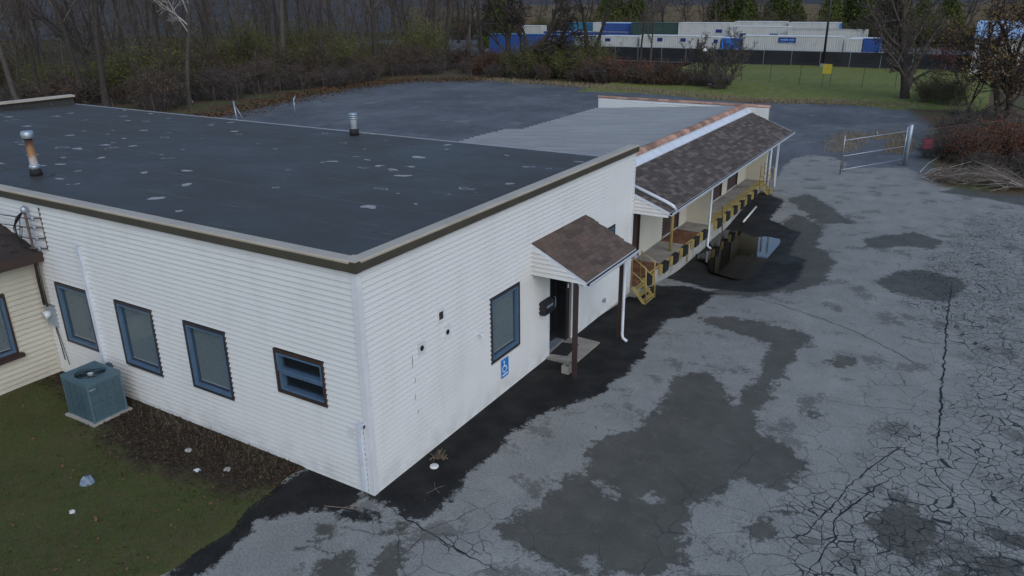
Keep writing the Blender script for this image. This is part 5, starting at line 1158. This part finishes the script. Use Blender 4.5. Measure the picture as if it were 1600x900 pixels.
for (x, y, l_) in ((-42.5, 128, 'thin dark pole behind the brown-roofed container'), (-24.5, 146, 'thin dark pole before the evergreens')):
    e = empty('light_pole', l_, 'pole', (x, y, 0)); m = MB(); m.tube([(0, 0, 0), (0, 0, 13)], [.13, .08], 8); m.build('shaft', 'black', e, True); m = MB(); m.box((-.5, -.12, 12.9), (.5, .12, 13.1)); m.build('lamp_head', 'black', e)
ysn = empty('yellow_sign', 'square yellow sign on the low fence before the light pole', 'sign', (-5.35, 75.5, 0))
m = MB(); m.box((-.42, -.03, 1.25), (.42, 0, 2.2)); m.build('plate', 'yellow_sign', ysn); m = MB(); m.tube([(-.3, .03, -.1), (-.3, .03, 2.2)], .03, 6); m.build('stake', 'galv_rust', ysn)
def container(label, x0, x1, y, z0, z1, mat, roofm='c_roof', depth=2.5, name='storage_container', doors=None, signs=(), rot=0):
    L = x1-x0; e = empty(name, label, 'container', ((x0+x1)/2, y, 0), rot); hx = L/2
    m = MB(); nrib = max(6, int(L/.28)); prof = []
    for i in range(nrib):
        a = -hx+L*i/nrib; d = L/nrib; prof += [(a, 0), (a+d*.3, 0), (a+d*.45, .035), (a+d*.85, .035)]
    prof.append((hx, 0)); n = len(prof)
    v = [(a, b-.0, z0+.15) for a, b in prof]+[(a, b, z1-.12) for a, b in prof]; f = [(i, i+1, n+i+1, n+i) for i in range(n-1)]; m.add(v, f)
    m.box((-hx, .04, z0+.15), (hx, depth, z1-.12)); m.build('side_wall', mat, e)
    m = MB(); m.box((-hx-.02, -.03, z0), (hx+.02, depth+.03, z0+.15)); m.box((-hx-.02, -.03, z1-.12), (hx+.02, depth+.03, z1-.03))
    for a in (-hx-.02, hx-.1): m.box((a, -.03, z0+.15), (a+.12, .045, z1-.12))
    m.build('frame', mat, e)
    m = MB(); m.box((-hx, 0, z1-.029), (hx, depth, z1)); m.build('roof', roofm, e)
    for (ex, sgn) in ((hx, 1),):
        for q in range(2): m = MB(); m.box((ex+.021, .06+q*depth/2, z0+.2), (ex+.05, depth/2-.04+q*depth/2, z1-.15)); d_ = m.build('door', mat if doors is None else doors, e); m2 = MB(); m2.tube([(ex+.07, .3+q*depth/2, z0+.2), (ex+.07, .3+q*depth/2, z1-.2)], .02, 5); m2.build('lock_bar', 'galv', d_)
    if z0 > .5:
        for a in (-hx+1., -hx+2., hx-1.4):
            m = MB(); m.tube([(a, .2, z0*.45), (a, .5, z0*.45)], z0*.45, 14); m.build('wheel', 'rubber', e)
        m = MB(); m.box((-hx+.3, .3, z0-.25), (hx-.3, depth-.3, z0)); m.build('chassis', 'black', e)
    for (sx, zc_, w_, h_) in signs: m = MB(); m.box((sx-w_/2, -.036, zc_-h_/2), (sx+w_/2, -.031, zc_+h_/2)); m.build('sign_board', 'navy_sign', e)
    return e
container('plain dark blue container behind the wide spreading tree', -65, -58.4, 106, 0, 3.1, 'c_blue', 'c_teal', signs=())
b2 = container('dark blue container with pale square door panes', -58, -49.4, 106, 0, 3.15, 'c_blue', 'c_teal')
for i in range(4):
    for j in range(2): m = MB(); m.box((-.8+i*.55, -.05, 1.0+j*.8), (-.35+i*.55, -.038, 1.65+j*.8)); m.build('pane', 'c_white', b2)
container('grey-green container behind the twin-trunked tree', -49.1, -44.5, 106.5, 0, 3.0, 'c_grey')
container('plain white container right of the grey-green one', -44.2, -38.2, 106, 0, 3.1, 'c_white', signs=((-1.9, 2.5, .9, .45),))
container('white container with two small navy signs', -37.6, -28.8, 105.5, .0, 3.3, 'c_white', signs=((-1.2, 2.7, .8, .5), (2.4, 2.7, .8, .5)))
container('short white container with a blue badge beside the bright blue one', -28.4, -25.4, 105.5, 0, 3.2, 'c_white', signs=((1.0, 2.6, .6, .5),))
container('bright blue container in the front row', -25.0, -22.3, 105.5, .0, 3.1, 'c_bright')
tr = container('long white storage trailer with a navy name sign', -21.9, -8.9, 105, .85, 3.5, 'c_white', name='storage_trailer')
sb = link('name_sign', None, tr); sb.location = (-15.75+15.4, -.05, 2.93)
m = MB(); m.box((-1.15, -.01, -.36), (1.15, .01, .36)); sgb = m.build('sign_board', 'navy_sign', tr); sgb.location = (-.45, -.05, 2.93)
bpy.data.objects.remove(sb)
for body, sz, z, mt_ in (('mobile mini', .40, .07, 'sky_letters'),):
    o = link('lettering', text_mesh(body, sz, mt_, .012, .2), sgb); o.rotation_euler = (math.pi/2, 0, 0); o.location = (0, -.014, z)
m = MB(); m.box((-.95, -.014, -.29), (-.12, -.0105, -.23)); m.box((.05, -.014, -.29), (.85, -.0105, -.23)); m.build('small_print', 'sky_letters', sgb)
container('short white container end beside the long trailer', -8.3, -6.5, 106, .0, 3.2, 'c_white', depth=5)
container('medium blue container beside the short white container end', -6.3, -4.3, 106.5, 0, 3.3, 'c_blue')
container('brown-roofed container in the second row', -60, -44.5, 116, 0, 3.2, 'c_blue', 'c_brownroof')
container('dark green container in the second row', -44.3, -36.2, 118, 1.7, 4.7, 'c_green', 'c_green')
container('blue container beside the dark green one', -50, -44.6, 119, 1.4, 4.5, 'c_blue', 'c_bright')
container('white container in the second row behind the navy signs', -36, -27.6, 118, 1.5, 4.75, 'c_white', signs=((2.5, 3.5, 1., .5),))
container('white container with dark signs behind the bright blue one', -27.2, -18.4, 117, 1.1, 4.3, 'c_white', signs=((-2.4, 3.0, 1., .5), (2.3, 3.0, 1.2, .5)))
container('pale trailer with brownish roof behind the long white trailer', -18, -7.4, 115, .9, 4.0, 'c_white', 'c_brownroof', depth=3.2)
container('teal container at the back of the yard', -64.5, -58.6, 134, 1., 4.1, 'c_teal', 'c_teal')
container('white container at the back behind the teal one', -58.4, -46.5, 133, 1., 4.2, 'c_white')
container('short white container beyond the two dark blue ones', -75, -70, 133, .8, 3.5, 'c_white')
container('white container before the evergreens', -30.5, -22, 131, 1.2, 4.6, 'c_white')
container('white container with blue ends beside the evergreens', -21.4, -13.5, 131, 1.2, 4.5, 'c_white', doors='c_bright')
for i, (x, y, w_, h_) in enumerate(((-20, 103.2, 1.8, 1.2), (-16.5, 103.4, 1.5, 1.4), (-12, 103, 2.2, .9))):
    m = MB(); m.box((x-w_/2, y, 0), (x+w_/2, y+1, h_)); m.box((x-w_/2-.05, y-.05, h_), (x+w_/2+.05, y+1.05, h_+.08)); m.box((x-w_/2+.1, y-.04, .15), (x-.05, y, h_-.1)); m.box((x+.05, y-.04, .15), (x+w_/2-.1, y, h_-.1)); m.build('site_locker', 'c_green', None, label=('wide', 'tall', 'low')[i]+' dark locker behind the black fence under the long trailer', cat='locker')
wb = empty('white_shed', 'white metal shed with pale blue roof beyond the gold-leaved tree', 'building', (14.5, 96, 0))
m = MB(); m.box((-7.8, 0, 0), (8, 12, 3.9)); m.build('wall', 'c_white', wb)
for i in range(12): m = MB(); x0 = -8+i*1.36; m.hexa([(x0, -.3, 3.9), (x0+1.34, -.3, 3.9), (x0+1.34, 6, 5.6), (x0, 6, 5.6)], [(x0, -.3, 3.96), (x0+1.34, -.3, 3.96), (x0+1.34, 6, 5.68), (x0, 6, 5.68)]); m.build('roof_panel', 'blue_roof', wb)
m = MB(); m.prism([(-8, 6, 5.6), (-8, 12.3, 3.9), (-8, 12.3, 3.98), (-8, 6, 5.69)], (16.3, 0, 0)); m.build('rear_roof', 'blue_roof', wb)
m = MB(); m.box((-3, -.05, 0), (-.2, .0, 3)); m.build('door', 'c_grey', wb)
litterthing('paper_scrap', -17.2, 73.0, .35, 'rubbish_white', 'white plastic sheet caught in the bare saplings', 'plastic', z=3.3, flat=.5, seed=11)
litterthing('paper_scrap', -15.3, 69.4, .25, 'rubbish_white', 'white litter on the ground under the saplings', 'litter', z=.3, flat=.4, seed=12)
